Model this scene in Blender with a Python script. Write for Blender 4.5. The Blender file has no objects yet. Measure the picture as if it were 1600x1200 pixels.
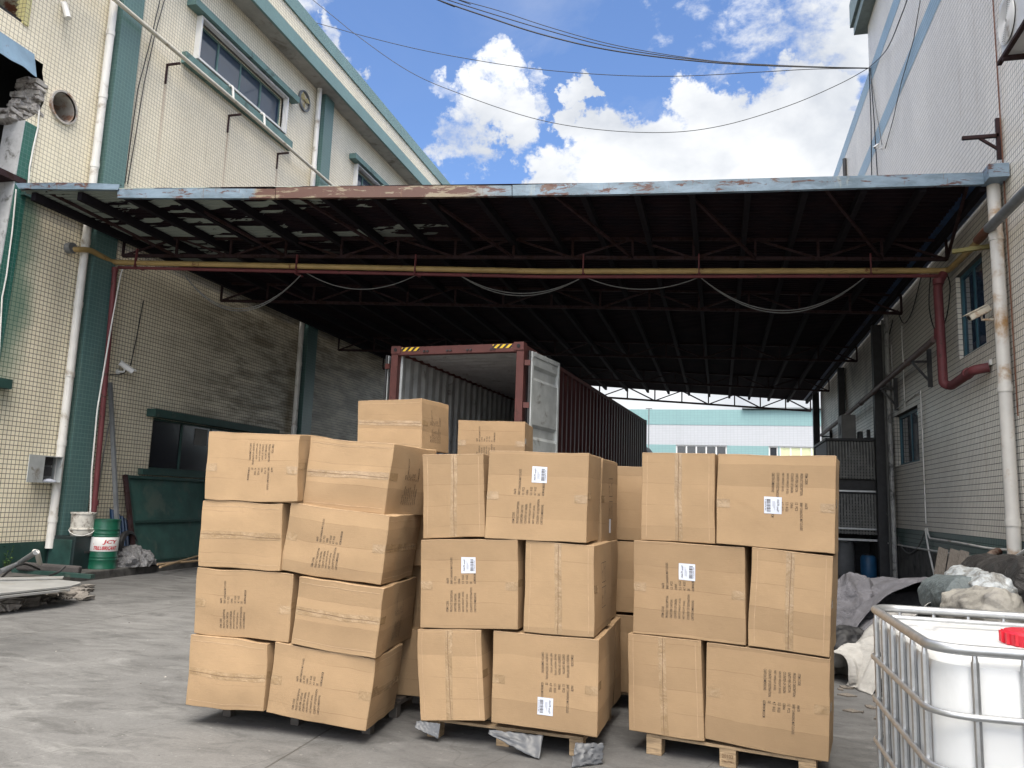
import bpy, bmesh, math, random
import numpy as np
from mathutils import Vector, Matrix, noise
random.seed(7)
R = math.radians
S = bpy.context.scene
COL = S.collection
# ------------------------------------------------------------------ camera
FPX, H = 1230.0, 1.6
YAW, PITCH, ROLL = R(14.91), R(8.46), R(2.01)
fw = Vector((-math.sin(YAW)*math.cos(PITCH), math.cos(YAW)*math.cos(PITCH), math.sin(PITCH)))
r0 = Vector((math.cos(YAW), math.sin(YAW), 0)); u0 = r0.cross(fw)
rt = r0*math.cos(ROLL) + u0*math.sin(ROLL)
up = -r0*math.sin(ROLL) + u0*math.cos(ROLL)
cam = bpy.data.cameras.new('camera'); camo = bpy.data.objects.new('camera', cam); COL.objects.link(camo)
cam.sensor_width = 36; cam.lens = FPX/1600*36; cam.clip_end = 2000; cam.clip_start = .05
camo.matrix_world = Matrix(((rt.x, up.x, -fw.x, 0), (rt.y, up.y, -fw.y, 0), (rt.z, up.z, -fw.z, H), (0, 0, 0, 1)))
S.camera = camo
EYE = Vector((0, 0, H))
def ray(x, y): return fw + rt*((x-800)/FPX) - up*((y-600)/FPX)
def oz(x, y, z=0): d = ray(x, y); return EYE + d*((z-H)/d.z)
def ox(x, y, X): d = ray(x, y); return EYE + d*(X/d.x)
def oy(x, y, Y): d = ray(x, y); return EYE + d*(Y/d.y)
def opl(x, y, P, n): d = ray(x, y); n = Vector(n); return EYE + d*((Vector(P)-EYE).dot(n)/d.dot(n))
# ------------------------------------------------------------------ world, sun, exposure
SUN_EL, SUN_AZ = R(62), R(165)          # high, behind the camera and to the right (az from +Y, clockwise)
W = bpy.data.worlds.new('World'); S.world = W; W.use_nodes = True
def build_world():
    nt = W.node_tree; N = nt.nodes; L = nt.links; N.clear()
    out = N.new('ShaderNodeOutputWorld'); bg = N.new('ShaderNodeBackground'); bg.inputs[1].default_value = 0.10
    L.new(bg.outputs[0], out.inputs[0])
    sky = N.new('ShaderNodeTexSky'); sky.sky_type = 'NISHITA'; sky.sun_disc = False
    sky.sun_elevation = SUN_EL; sky.sun_rotation = SUN_AZ; sky.air_density = 1.1; sky.dust_density = .6; sky.ozone_density = 2.2
    tc = N.new('ShaderNodeTexCoord'); nrm = N.new('ShaderNodeVectorMath'); nrm.operation = 'NORMALIZE'
    L.new(tc.outputs['Generated'], nrm.inputs[0]); D = nrm.outputs[0]
    def math_(op, a, b=None, clamp=False):
        m = N.new('ShaderNodeMath'); m.operation = op; m.use_clamp = clamp
        for i, v in enumerate((a, b)):
            if v is None: continue
            if isinstance(v, (int, float)): m.inputs[i].default_value = v
            else: L.new(v, m.inputs[i])
        return m.outputs[0]
    def fbm(scale, det, rough, off=0.0, dist=0.0):
        mp = N.new('ShaderNodeMapping'); mp.inputs['Location'].default_value = (off, off*.7, off*.3)
        mp.inputs['Scale'].default_value = (1, 1, 1.5)
        L.new(D, mp.inputs[0])
        n = N.new('ShaderNodeTexNoise'); n.inputs['Scale'].default_value = scale; n.inputs['Detail'].default_value = det
        n.inputs['Roughness'].default_value = rough; n.inputs['Distortion'].default_value = dist
        L.new(mp.outputs[0], n.inputs['Vector']); return n.outputs[0]
    # warp the direction so that the cloud outlines are ragged
    wn = N.new('ShaderNodeTexNoise'); wn.inputs['Scale'].default_value = 9; wn.inputs['Detail'].default_value = 8; wn.inputs['Roughness'].default_value = .62; L.new(D, wn.inputs['Vector'])
    ws = N.new('ShaderNodeVectorMath'); ws.operation = 'SUBTRACT'; L.new(wn.outputs[1], ws.inputs[0]); ws.inputs[1].default_value = (.5, .5, .5)
    wm_ = N.new('ShaderNodeVectorMath'); wm_.operation = 'SCALE'; wm_.inputs['Scale'].default_value = .22; L.new(ws.outputs[0], wm_.inputs[0])
    wa = N.new('ShaderNodeVectorMath'); wa.operation = 'ADD'; L.new(D, wa.inputs[0]); L.new(wm_.outputs[0], wa.inputs[1])
    DW_ = N.new('ShaderNodeVectorMath'); DW_.operation = 'NORMALIZE'; L.new(wa.outputs[0], DW_.inputs[0]); DW = DW_.outputs[0]
    acc = None
    blobs = [(1245,235,120,1.2),(1150,240,100,1.2),(1050,250,75,1.1),(1115,165,50,1),(1190,140,40,.9),(1265,165,70,1.05),(970,290,85,1.1),(860,300,55,1.0),
             (1320,300,130,1.25),(918,145,24,.95),(905,190,30,.95),(935,232,42,1.0),(775,140,46,.86),(808,205,46,.9),(732,232,38,.72),(768,185,46,.86),(722,160,26,.6),(840,160,25,.6),(530,68,30,.72),(516,55,18,.72),
             (1080,430,190,1.3),(1100,650,420,1.1),(700,600,300,.7),(200,-300,300,.8),(1500,-500,420,.9),(2300,200,500,.9),(-700,300,400,.9)]
    for (x, y, r, w) in blobs:
        c = ray(x, y).normalized(); ang = r/1230.0
        dt = N.new('ShaderNodeVectorMath'); dt.operation = 'DOT_PRODUCT'; L.new(DW, dt.inputs[0]); dt.inputs[1].default_value = c
        mr = N.new('ShaderNodeMapRange'); mr.interpolation_type = 'SMOOTHSTEP'
        mr.inputs[1].default_value = math.cos(ang*1.35); mr.inputs[2].default_value = math.cos(ang*.35)
        mr.inputs[3].default_value = 0; mr.inputs[4].default_value = w
        L.new(dt.outputs['Value'], mr.inputs[0])
        acc = mr.outputs[0] if acc is None else math_('MAXIMUM', acc, mr.outputs[0])
    # unseen cloud bank behind the camera, added for its light on the yard
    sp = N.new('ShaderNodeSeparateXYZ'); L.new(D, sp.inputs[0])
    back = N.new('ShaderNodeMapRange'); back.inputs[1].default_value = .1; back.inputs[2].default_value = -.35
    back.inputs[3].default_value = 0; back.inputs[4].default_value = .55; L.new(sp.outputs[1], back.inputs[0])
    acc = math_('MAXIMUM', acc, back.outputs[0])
    zen = N.new('ShaderNodeMapRange'); zen.inputs[1].default_value = .72; zen.inputs[2].default_value = .9; zen.inputs[3].default_value = 0; zen.inputs[4].default_value = .8; L.new(sp.outputs[2], zen.inputs[0]); acc = math_('MAXIMUM', acc, zen.outputs[0])  # unseen cloud overhead, added to brighten the walls
    n1 = fbm(11, 12, .62, 3.1, .2); n2 = fbm(34, 8, .62, 1.3, .3)
    n = math_('ADD', math_('MULTIPLY', n1, .62), math_('MULTIPLY', n2, .38))
    v = math_('ADD', acc, math_('MULTIPLY', math_('SUBTRACT', n, .5), 2.5))
    mk = N.new('ShaderNodeMapRange'); mk.interpolation_type = 'SMOOTHSTEP'; mk.inputs[1].default_value = .34; mk.inputs[2].default_value = .86; L.new(v, mk.inputs[0])
    # thin high wisps
    wv = N.new('ShaderNodeMapRange'); wv.inputs[1].default_value = .5; wv.inputs[2].default_value = .85; wv.inputs[4].default_value = .42
    L.new(fbm(3.2, 9, .62, 7.7, .7), wv.inputs[0])
    dt = N.new('ShaderNodeVectorMath'); dt.operation = 'DOT_PRODUCT'; L.new(D, dt.inputs[0]); dt.inputs[1].default_value = ray(990, 60).normalized()
    wm = N.new('ShaderNodeMapRange'); wm.inputs[1].default_value = math.cos(.22); wm.inputs[2].default_value = 1.0; wm.inputs[3].default_value = .12; L.new(dt.outputs['Value'], wm.inputs[0])
    wisp = math_('MULTIPLY', wv.outputs[0], wm.outputs[0])
    mask = math_('MAXIMUM', mk.outputs[0], wisp, True)
    shade = N.new('ShaderNodeMapRange'); shade.inputs[1].default_value = .36; shade.inputs[2].default_value = .60
    L.new(fbm(5.5, 7, .55, 5.2, .2), shade.inputs[0])
    cc = N.new('ShaderNodeMix'); cc.data_type = 'RGBA'; cc.inputs[6].default_value = (2.75, 2.9, 3.15, 1); cc.inputs[7].default_value = (4.3, 4.35, 4.4, 1)
    L.new(shade.outputs[0], cc.inputs[0])
    # unseen clouds behind and overhead, brightened far past the visible ones to light walls
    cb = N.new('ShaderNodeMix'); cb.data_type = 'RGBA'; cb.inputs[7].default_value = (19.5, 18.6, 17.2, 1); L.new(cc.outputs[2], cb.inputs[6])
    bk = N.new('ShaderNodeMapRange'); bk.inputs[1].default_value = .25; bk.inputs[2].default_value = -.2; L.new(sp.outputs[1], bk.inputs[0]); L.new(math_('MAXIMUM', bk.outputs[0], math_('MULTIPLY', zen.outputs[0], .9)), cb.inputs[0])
    sk = N.new('ShaderNodeMix'); sk.data_type = 'RGBA'; sk.blend_type = 'MULTIPLY'; sk.inputs[0].default_value = 1; sk.inputs[7].default_value = (.62, .70, .85, 1)
    L.new(sky.outputs[0], sk.inputs[6])
    mx = N.new('ShaderNodeMix'); mx.data_type = 'RGBA'
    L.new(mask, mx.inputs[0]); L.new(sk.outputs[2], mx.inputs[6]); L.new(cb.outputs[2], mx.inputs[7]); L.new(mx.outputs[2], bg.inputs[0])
build_world()
sl = bpy.data.lights.new('sun', 'SUN'); sl.energy = 2.0; sl.angle = R(40); sl.color = (1, .92, .80)
so = bpy.data.objects.new('sun', sl); COL.objects.link(so)
sdir = Vector((math.sin(SUN_AZ)*math.cos(SUN_EL), math.cos(SUN_AZ)*math.cos(SUN_EL), math.sin(SUN_EL)))
so.rotation_euler = sdir.to_track_quat('Z', 'Y').to_euler(); so.location = (0, -5, 30)
S.view_settings.view_transform = 'Standard'; S.view_settings.look = 'None'; S.view_settings.gamma = 1; S.view_settings.exposure = 1.4
S.render.engine = 'CYCLES'
# ------------------------------------------------------------------ materials
class NT:
    def __init__(s, name):
        s.m = bpy.data.materials.new(name); s.m.use_nodes = True; s.nt = s.m.node_tree; s.N = s.nt.nodes; s.L = s.nt.links
        s.b = s.N['Principled BSDF']
    def n(s, t, **kw):
        o = s.N.new(t)
        for k, v in kw.items(): setattr(o, k, v)
        return o
    def lk(s, a, b): s.L.new(a, b)
    def math(s, op, a, b=0.0, clamp=False):
        m = s.n('ShaderNodeMath', operation=op, use_clamp=clamp)
        for i, v in enumerate((a, b)):
            if isinstance(v, (int, float)): m.inputs[i].default_value = v
            else: s.lk(v, m.inputs[i])
        return m.outputs[0]
    def pos(s, kind='world'):
        if kind == 'world': return s.n('ShaderNodeNewGeometry').outputs['Position']
        return s.n('ShaderNodeTexCoord').outputs['UV' if kind == 'uv' else 'Object']
    def noise(s, vec, scale, det=5, rough=.55, dist=0, stretch=None, off=(0,0,0)):
        if stretch or off != (0,0,0):
            mp = s.n('ShaderNodeMapping'); mp.inputs['Scale'].default_value = stretch or (1,1,1); mp.inputs['Location'].default_value = off
            s.lk(vec, mp.inputs[0]); vec = mp.outputs[0]
        t = s.n('ShaderNodeTexNoise'); t.inputs['Scale'].default_value = scale; t.inputs['Detail'].default_value = det
        t.inputs['Roughness'].default_value = rough; t.inputs['Distortion'].default_value = dist; s.lk(vec, t.inputs['Vector'])
        return t.outputs[0]
    def ramp(s, v, a, b, lo=0, hi=1, smooth=True):
        m = s.n('ShaderNodeMapRange'); m.interpolation_type = 'SMOOTHSTEP' if smooth else 'LINEAR'
        for i, x in ((1, a), (2, b), (3, lo), (4, hi)): m.inputs[i].default_value = x
        s.lk(v, m.inputs[0]); return m.outputs[0]
    def mix(s, f, a, b, mode='MIX'):
        m = s.n('ShaderNodeMix', data_type='RGBA', blend_type=mode)
        if isinstance(f, (int, float)): m.inputs[0].default_value = f
        else: s.lk(f, m.inputs[0])
        for i, v in ((6, a), (7, b)):
            if isinstance(v, tuple): m.inputs[i].default_value = (*v[:3], 1)
            else: s.lk(v, m.inputs[i])
        return m.outputs[2]
    def grey(s, v):
        c = s.n('ShaderNodeCombineColor')
        for i in range(3): s.lk(v, c.inputs[i])
        return c.outputs[0]
    def bump(s, h, strength=.3, dist=.01):
        b = s.n('ShaderNodeBump'); b.inputs['Strength'].default_value = strength; b.inputs['Distance'].default_value = dist
        s.lk(h, b.inputs['Height']); s.lk(b.outputs[0], s.b.inputs['Normal'])
    def done(s, col=None, rough=.7, metal=0, spec=None):
        if col is not None:
            if isinstance(col, tuple): s.b.inputs['Base Color'].default_value = (*col[:3], 1)
            else: s.lk(col, s.b.inputs['Base Color'])
        if isinstance(rough, (int, float)): s.b.inputs['Roughness'].default_value = rough
        else: s.lk(rough, s.b.inputs['Roughness'])
        s.b.inputs['Metallic'].default_value = metal
        if spec is not None: s.b.inputs['Specular IOR Level'].default_value = spec
        return s.m
def plain(name, col, rough=.6, metal=0, var=.18, scale=6, dirt=None, bump=0, coord='world', spec=None):
    t = NT(name); p = t.pos(coord)
    n1 = t.noise(p, scale, 6, .6); f = t.ramp(n1, .3, .7, 1-var, 1+var*.6, False)
    c = t.mix(1.0, tuple(col), t.grey(f), 'MULTIPLY')
    if dirt:
        dc, amt = dirt
        d = t.noise(p, scale*.8, 8, .65, .4, off=(3, 1, 7)); c = t.mix(t.ramp(d, .62-amt*.35, .75-amt*.2), c, tuple(dc))
    if bump: t.bump(t.noise(p, scale*6, 6, .6), bump, .01)
    return t.done(c, rough, metal, spec)
def gutterpaint():
    t = NT('weathered blue gutter'); p = t.pos(); sp = t.n('ShaderNodeSeparateXYZ'); t.lk(p, sp.inputs[0])
    xx = sp.outputs[0]; am = t.math('MAXIMUM', t.math('MULTIPLY', t.ramp(xx, -7.35, -7.0), t.ramp(xx, -2.6, -5.2)), t.math('MULTIPLY', t.ramp(xx, -5.0, -2.0), t.ramp(xx, 1.5, -1.0, 0, .10)))
    c = t.mix(t.ramp(t.noise(p, 2.2, 7, .7, .4, stretch=(1,1,3)), .35, .65), (.115,.165,.21), (.20,.275,.355))
    c = t.mix(t.ramp(t.noise(p, 5, 8, .7, .3, stretch=(1.2,1.2,.3), off=(2,2,2)), .6, .72, 0, .8), c, (.30,.33,.31))
    c = t.mix(t.ramp(t.noise(p, 1.5, 9, .72, .6, stretch=(1,1,2.2), off=(9,1,4)), .60, .64, 0, .9), c, (.115,.055,.03))
    c = t.mix(t.ramp(am, .1, .5, 0, .8), c, (.26,.19,.10)); rz = t.noise(p, 4.5, 9, .72, .4, stretch=(.6,.6,2.4), off=(1,4,4)); c = t.mix(t.ramp(t.math('ADD', rz, t.math('MULTIPLY', am, .14)), .555, .60, 0, .95), c, (.085,.032,.022))
    c = t.mix(t.ramp(t.noise(p, 14, 6, .7, .2, stretch=(1,1,.15), off=(3,7,1)), .60, .68, 0, .6), c, (.14,.07,.04))
    t.bump(t.noise(p, 3, 6, .6), .3, .02); return t.done(c, .5)
def rusty(name, paint, amt=.4, rust=(.16,.055,.025), scale=7, rough=.6):
    t = NT(name); p = t.pos()
    d = t.noise(p, scale, 9, .65, .5); m = t.ramp(d, .66-amt*.35, .72-amt*.3)
    r = t.mix(t.noise(p, 30, 5, .6), rust, tuple(x*.45 for x in rust))
    base = t.mix(t.ramp(t.noise(p, 3, 5), .3, .7, .75, 1.1, False), (0,0,0), tuple(paint)); c = t.mix(m, base, r)
    t.bump(d, .25, .006); return t.done(c, rough, 0, .12 if 'truss' in name else .4)
def tiles(name, w, h, cA, cB, mortar, msize=.005, stains=None, msmooth=.15, rough=.38, pale_joints=None):
    t = NT(name); p = t.pos(); sp = t.n('ShaderNodeSeparateXYZ'); t.lk(p, sp.inputs[0])
    u = t.math('ADD', sp.outputs[0], sp.outputs[1]); cb = t.n('ShaderNodeCombineXYZ'); t.lk(u, cb.inputs[0]); t.lk(sp.outputs[2], cb.inputs[1])
    b = t.n('ShaderNodeTexBrick', offset=0.0, squash=1.0); t.lk(cb.outputs[0], b.inputs['Vector'])
    for k, v in (('Scale', 1), ('Mortar Size', msize), ('Mortar Smooth', msmooth), ('Brick Width', w), ('Row Height', h), ('Bias', 0)): b.inputs[k].default_value = v
    b.inputs['Color1'].default_value = (*cA, 1); b.inputs['Color2'].default_value = (*cB, 1); b.inputs['Mortar'].default_value = (*mortar, 1)
    c = b.outputs[0]
    if pale_joints:   # joints get paler high on the wall
        mc = t.mix(t.ramp(t.math('ADD', sp.outputs[2], t.math('MULTIPLY', t.noise(p, .7, 4), .8)), pale_joints[1], pale_joints[2]), tuple(mortar), pale_joints[0]); t.lk(mc, b.inputs['Mortar'])
    n1 = t.noise(p, .9, 6, .6, .3, stretch=(1, 1, .35)); c = t.mix(1.0, c, t.grey(t.ramp(n1, .25, .75, .86, 1.08, False)), 'MULTIPLY')
    n2 = t.noise(p, 2.5, 8, .7, .2, stretch=(3, 3, .25), off=(4, 0, 0)); c = t.mix(t.ramp(n2, .58, .8, 0, .4), c, (.25, .2, .13))
    if stains: c = stains(t, p, sp, c)
    t.bump(t.math('SUBTRACT', 1.0, b.outputs[1]), .5, .004)
    return t.done(c, t.ramp(b.outputs[1], 0, 1, rough, .9))
LX, RX, CZ = -11.5, 4.0, 6.62
def stain_left(t, p, sp, c):
    # soot on the wall below the canopy, green spray beside the opening
    yy, zz = sp.outputs[1], sp.outputs[2]
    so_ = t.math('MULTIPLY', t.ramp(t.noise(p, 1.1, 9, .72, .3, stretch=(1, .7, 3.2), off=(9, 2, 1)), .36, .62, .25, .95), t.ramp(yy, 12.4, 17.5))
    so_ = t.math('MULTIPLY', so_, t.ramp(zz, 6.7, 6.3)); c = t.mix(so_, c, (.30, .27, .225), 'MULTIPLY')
    for q_ in ((279,100), (374,180), (449,240)):
        v_ = ox(*q_, LX+.28); by, bz_ = v_.y, v_.z-.45
        d = t.math('MULTIPLY', t.ramp(t.math('ABSOLUTE', t.math('SUBTRACT', yy, by)), .07, .0), t.ramp(zz, bz_-2.6, bz_)); d = t.math('MULTIPLY', d, t.ramp(zz, bz_+.02, bz_)); c = t.mix(t.math('MULTIPLY', d, .5), c, (.26, .13, .06))
    ge_ = ox(62, 450, LX).y+.08
    g = t.math('MULTIPLY', t.ramp(t.math('ADD', yy, t.math('MULTIPLY', t.noise(p, 1.6, 4), .5)), ge_+.22, ge_-.28), t.ramp(zz, 6.9, 6.5))
    g = t.math('MULTIPLY', g, t.ramp(zz, 2.2, 4.2)); c = t.mix(t.math('MULTIPLY', g, .8), c, (.03, .13, .095))
    return c
def stain_right(t, p, sp, c):
    yy, zz = sp.outputs[1], sp.outputs[2]
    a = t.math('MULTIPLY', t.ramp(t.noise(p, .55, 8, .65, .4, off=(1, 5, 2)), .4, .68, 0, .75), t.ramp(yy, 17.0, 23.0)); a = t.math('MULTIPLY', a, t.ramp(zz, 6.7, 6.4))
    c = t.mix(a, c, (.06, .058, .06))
    b = t.ramp(t.noise(p, 2.2, 7, .65, .2, stretch=(2.2, 2.2, .22), off=(2, 8, 0)), .60, .76, 0, .45); c = t.mix(t.math('MULTIPLY', b, t.ramp(yy, 19, 13)), c, (.27, .17, .07))
    return c
M = {}
M['tile_cream'] = tiles('cream mosaic tile', .0785, .080, (.87,.80,.635), (.81,.74,.575), (.15,.13,.10), .0058, stain_left, pale_joints=((.40,.35,.27), 6.2, 8.0))
M['tile_green'] = tiles('green mosaic tile', .0785, .080, (.020,.105,.085), (.026,.125,.10), (.10,.20,.17), .004)
M['tile_teal'] = tiles('teal mosaic tile', .0785, .080, (.125,.235,.235), (.14,.25,.25), (.19,.30,.29), .004)
M['tile_white'] = tiles('pale grey strip tile', .075, .0925, (.82,.775,.69), (.76,.71,.62), (.10,.095,.085), .0050, stain_right, pale_joints=((.25,.24,.23), 6.4, 8.5))
M['tile_blue'] = tiles('light blue strip tile', .075, .0925, (.29,.43,.52), (.27,.40,.49), (.14,.17,.19), .0050)
M['tile_dgreen'] = tiles('dark green strip tile', .075, .0925, (.02,.075,.065), (.025,.085,.075), (.02,.04,.035), .0045)
M['teal'] = plain('teal paint', (.12,.215,.205), .6, var=.2, scale=3, dirt=((.05,.08,.07), .2))
M['green_dark'] = plain('dark green paint', (.020,.058,.050), .55, var=.25, scale=5, dirt=((.10,.11,.09), .1))
M['concrete_soffit'] = plain('painted soffit', (.42,.41,.38), .85, var=.2, scale=2, dirt=((.22,.2,.17), .35))
M['white_paint'] = plain('white frame paint', (.70,.70,.69), .5, var=.08, scale=4, dirt=((.35,.31,.26), .1))
M['pvc'] = plain('old white pvc', (.68,.67,.64), .42, var=.1, scale=3, dirt=((.30,.25,.19), .22))
M['dark'] = plain('dark interior', (.02,.02,.022), .9, var=.2)
M['dark_metal'] = plain('sooty metal', (.035,.035,.038), .6, var=.3, scale=8)
def glass(name, tint=(.05,.075,.09), r=.04):
    t = NT(name); p = t.pos(); n = t.noise(p, 1.5, 3); t.bump(n, .08, .02); m = t.done(tint, r, 0, .9); return m
M['glass'] = glass('window glass', (.035,.06,.10)); M['glass_dirty'] = glass('dusty window glass', (.012,.014,.02), .16)
M['yellow'] = rusty('yellow pipe paint', (.41,.285,.115), .12, (.2,.08,.03), 5, .5)
M['red'] = rusty('dark red pipe paint', (.16,.042,.047), .15, (.09,.04,.03), 6, .6)
M['truss'] = rusty('rusty truss paint', (.046,.028,.031), .5, (.042,.022,.02), 8, .75)
M['blue_steel'] = rusty('faded blue steel', (.20,.31,.42), .14, (.20,.09,.04), 4, .6)
M['rust_steel'] = rusty('rusting painted steel', (.30,.30,.24), .66, (.15,.05,.03), 5, .7)
M['galv'] = plain('galvanised steel', (.48,.49,.50), .38, .85, var=.18, scale=14, bump=.04)
M['grey_steel'] = plain('grey steel', (.20,.21,.22), .5, .3, var=.2, scale=9)
M['cable'] = plain('black cable', (.02,.02,.022), .6)
M['cable_grey'] = plain('grey cable', (.14,.14,.135), .6)
M['cable_white'] = plain('white cable', (.72,.71,.68), .5)
M['wood'] = None
def cloth(name, col, rough=.85, sc=1.0, st=.7, var=.2, dirt=None, spec=.3, hi=None, lo=.35):
    t = NT(name); p = t.pos(); a = t.noise(p, 2.6*sc, 6, .55, 1.2); b_ = t.noise(p, 6*sc, 5, .6, .8, off=(5,2,9))
    ra = t.math('ABSOLUTE', t.math('SUBTRACT', a, .5)); rb_ = t.math('ABSOLUTE', t.math('SUBTRACT', b_, .5))
    h = t.math('ADD', t.math('MULTIPLY', ra, 1.0), t.math('MULTIPLY', rb_, .5)); t.bump(h, st, .16/sc)
    c = t.mix(t.ramp(b_, .35, .65), tuple(x*(1-var) for x in col), hi or tuple(col))
    if dirt: c = t.mix(t.ramp(t.noise(p, 1.8, 7, .65, .4, off=(3,1,7)), .52, .72, 0, .7), c, dirt)
    return t.done(c, rough, 0, spec)
def wood(name, col, sc=(1, 1, 1)):
    t = NT(name); p = t.pos('obj'); n = t.noise(p, 9, 8, .65, .8, stretch=sc)
    c = t.mix(t.ramp(n, .3, .7), tuple(x*.5 for x in col), col); t.bump(n, .4, .004); return t.done(c, .8)
M['wood'] = wood('pallet wood', (.42,.30,.18), (1, 1, 9)); M['wood_grey'] = wood('weathered grey wood', (.20,.175,.15), (9, 9, 1))
def cardboard():
    t = NT('corrugated cardboard'); uv = t.pos('uv'); sp = t.n('ShaderNodeSeparateXYZ'); t.lk(uv, sp.inputs[0])
    oi = t.n('ShaderNodeObjectInfo'); rnd = oi.outputs['Random']
    p = t.pos()
    wob = t.math('MULTIPLY', t.noise(p, 3, 3), .03)
    v = t.math('ADD', t.math('MULTIPLY', t.math('ADD', sp.outputs[1], wob), 7.0), t.math('MULTIPLY', rnd, 37))
    cell = t.math('FLOOR', v); wn = t.n('ShaderNodeTexWhiteNoise', noise_dimensions='1D'); t.lk(t.math('ADD', cell, t.math('MULTIPLY', rnd, 91)), wn.inputs['W'])
    band = t.ramp(wn.outputs['Value'], .35, .75, 1.0, .86)
    # crease line at the change of band
    fr = t.math('FRACT', v); cr = t.ramp(t.math('ABSOLUTE', t.math('SUBTRACT', fr, .5)), .478, .5, 0, 1)
    cr = t.math('MULTIPLY', cr, t.ramp(t.noise(p, 1.7, 3, off=(5,5,5)), .42, .6))
    fine = t.noise(uv, 6, 4, .7, stretch=(1.5, 70, 1)); blot = t.noise(p, 4.5, 6, .6)
    f = t.math('MULTIPLY', t.ramp(fine, .2, .8, .955, 1.04, False), t.ramp(blot, .25, .75, .93, 1.06, False))
    f = t.math('MULTIPLY', f, band); f = t.math('MULTIPLY', f, t.math('ADD', .90, t.math('MULTIPLY', rnd, .17)))
    c = t.mix(1.0, (.37, .252, .146), t.grey(f), 'MULTIPLY')
    c = t.mix(t.math('MULTIPLY', cr, .5), c, (.17,.105,.06))
    c = t.mix(t.ramp(t.noise(p, 1.3, 7, .7, .5, off=(8,3,2)), .6, .78, 0, .35), c, (.26,.165,.095))
    t.bump(t.math('ADD', t.math('MULTIPLY', fine, .5), t.math('MULTIPLY', t.noise(p, 5, 6, .55), 2.2)), .3, .008)
    return t.done(c, .82, 0, .25)
M['card'] = cardboard()
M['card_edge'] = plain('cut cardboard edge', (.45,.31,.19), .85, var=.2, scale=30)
def tape():
    t = NT('clear packing tape'); p = t.pos(); n = t.noise(p, 14, 5, .6, .6)
    c = t.mix(t.ramp(n, .35, .7), (.295,.20,.11), (.385,.27,.16)); t.bump(t.noise(p, 26, 5, .65, 1.2), .6, .006); return t.done(c, .2, 0, .6)
M['tape'] = tape()
M['ink'] = plain('black print', (.045,.032,.025), .8, var=.3, scale=60)
M['ink_red'] = plain('red print', (.45,.02,.03), .5, var=.1)
M['seam'] = plain('dark seam', (.15,.085,.045), .9)
M['paper'] = plain('white label paper', (.62,.66,.76), .6, var=.03)
_a, _b = oz(0, 1150), oz(288, 1087); JS = (_b.y-_a.y)/(_b.x-_a.x); JO = _a.y-JS*_a.x
def ground_mat():
    t = NT('worn concrete'); p = t.pos(); sp = t.n('ShaderNodeSeparateXYZ'); t.lk(p, sp.inputs[0])
    n1 = t.noise(p, .35, 8, .65, .5, stretch=(1, .55, 1)); n2 = t.noise(p, 2.2, 9, .7, .6, stretch=(.8, 1.6, 1), off=(3,1,0)); n3 = t.noise(p, 40, 5, .7)
    c = t.mix(t.ramp(n1, .3, .7), (.095,.095,.096), (.17,.169,.168)); c = t.mix(t.ramp(n2, .42, .72, 0, .75), c, (.06,.059,.058))
    c = t.mix(t.ramp(t.noise(p, 1.1, 10, .75, 1.2, stretch=(.5, 1.3, 1), off=(7,7,0)), .52, .68, 0, .6), c, (.25,.25,.247))
    c = t.mix(t.ramp(t.noise(p, 3.4, 10, .78, 1.0, stretch=(.45, 1.8, 1), off=(1,9,0)), .56, .72, 0, .5), c, (.28,.278,.274))
    c = t.mix(t.ramp(t.noise(p, .9, 5, .6, .3, off=(4,2,0)), .66, .74, 0, .5), c, (.05,.05,.05))
    c = t.mix(1.0, c, t.grey(t.ramp(n3, .25, .75, .80, 1.16, False)), 'MULTIPLY')
    n5 = t.noise(p, 160, 4, .75); c = t.mix(1.0, c, t.grey(t.ramp(n5, .3, .7, .84, 1.12, False)), 'MULTIPLY')
    c = t.mix(t.ramp(t.noise(p, 18, 3, .5, off=(3,3,3)), .70, .74, 0, .7), c, (.045,.043,.04))
    c = t.mix(t.ramp(t.noise(p, 24, 3, .5, off=(8,3,3)), .70, .73, 0, .5), c, (.36,.355,.345))
    w = t.math('MULTIPLY', t.math('SUBTRACT', t.noise(p, 1.0, 3), .5), .05)
    # slab joints every 4 m along Y and X
    def joint(o, per, off):
        a = t.math('ABSOLUTE', t.math('SUBTRACT', t.math('FRACT', t.math('DIVIDE', t.math('ADD', t.math('ADD', o, w), off), per)), .5))
        return t.ramp(a, .5-.011/per, .5-.004/per)
    j = t.math('MAXIMUM', joint(t.math('SUBTRACT', sp.outputs[1], t.math('MULTIPLY', sp.outputs[0], JS)), 3.9, -JO+1.95), joint(t.math('ADD', sp.outputs[0], t.math('MULTIPLY', sp.outputs[1], .02)), 4.6, 2.5))
    c = t.mix(t.math('MULTIPLY', j, .75), c, (.05,.047,.043))
    vo = t.n('ShaderNodeTexVoronoi', feature='DISTANCE_TO_EDGE'); vo.inputs['Scale'].default_value = .22
    mp = t.n('ShaderNodeVectorMath', operation='ADD'); t.lk(p, mp.inputs[0]); nn = t.n('ShaderNodeTexNoise'); nn.inputs['Scale'].default_value = 1.3; t.lk(p, nn.inputs['Vector']); t.lk(nn.outputs[1], mp.inputs[1]); t.lk(mp.outputs[0], vo.inputs['Vector'])
    c = t.mix(t.math('MULTIPLY', t.ramp(vo.outputs['Distance'], .003, .0), .3), c, (.05,.047,.043))
    t.bump(t.math('SUBTRACT', t.math('ADD', t.math('MULTIPLY', n3, .35), n2), j), .35, .012)
    return t.done(c, t.ramp(n2, .3, .7, .62, .85), 0, .35)
M['ground'] = ground_mat()
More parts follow.
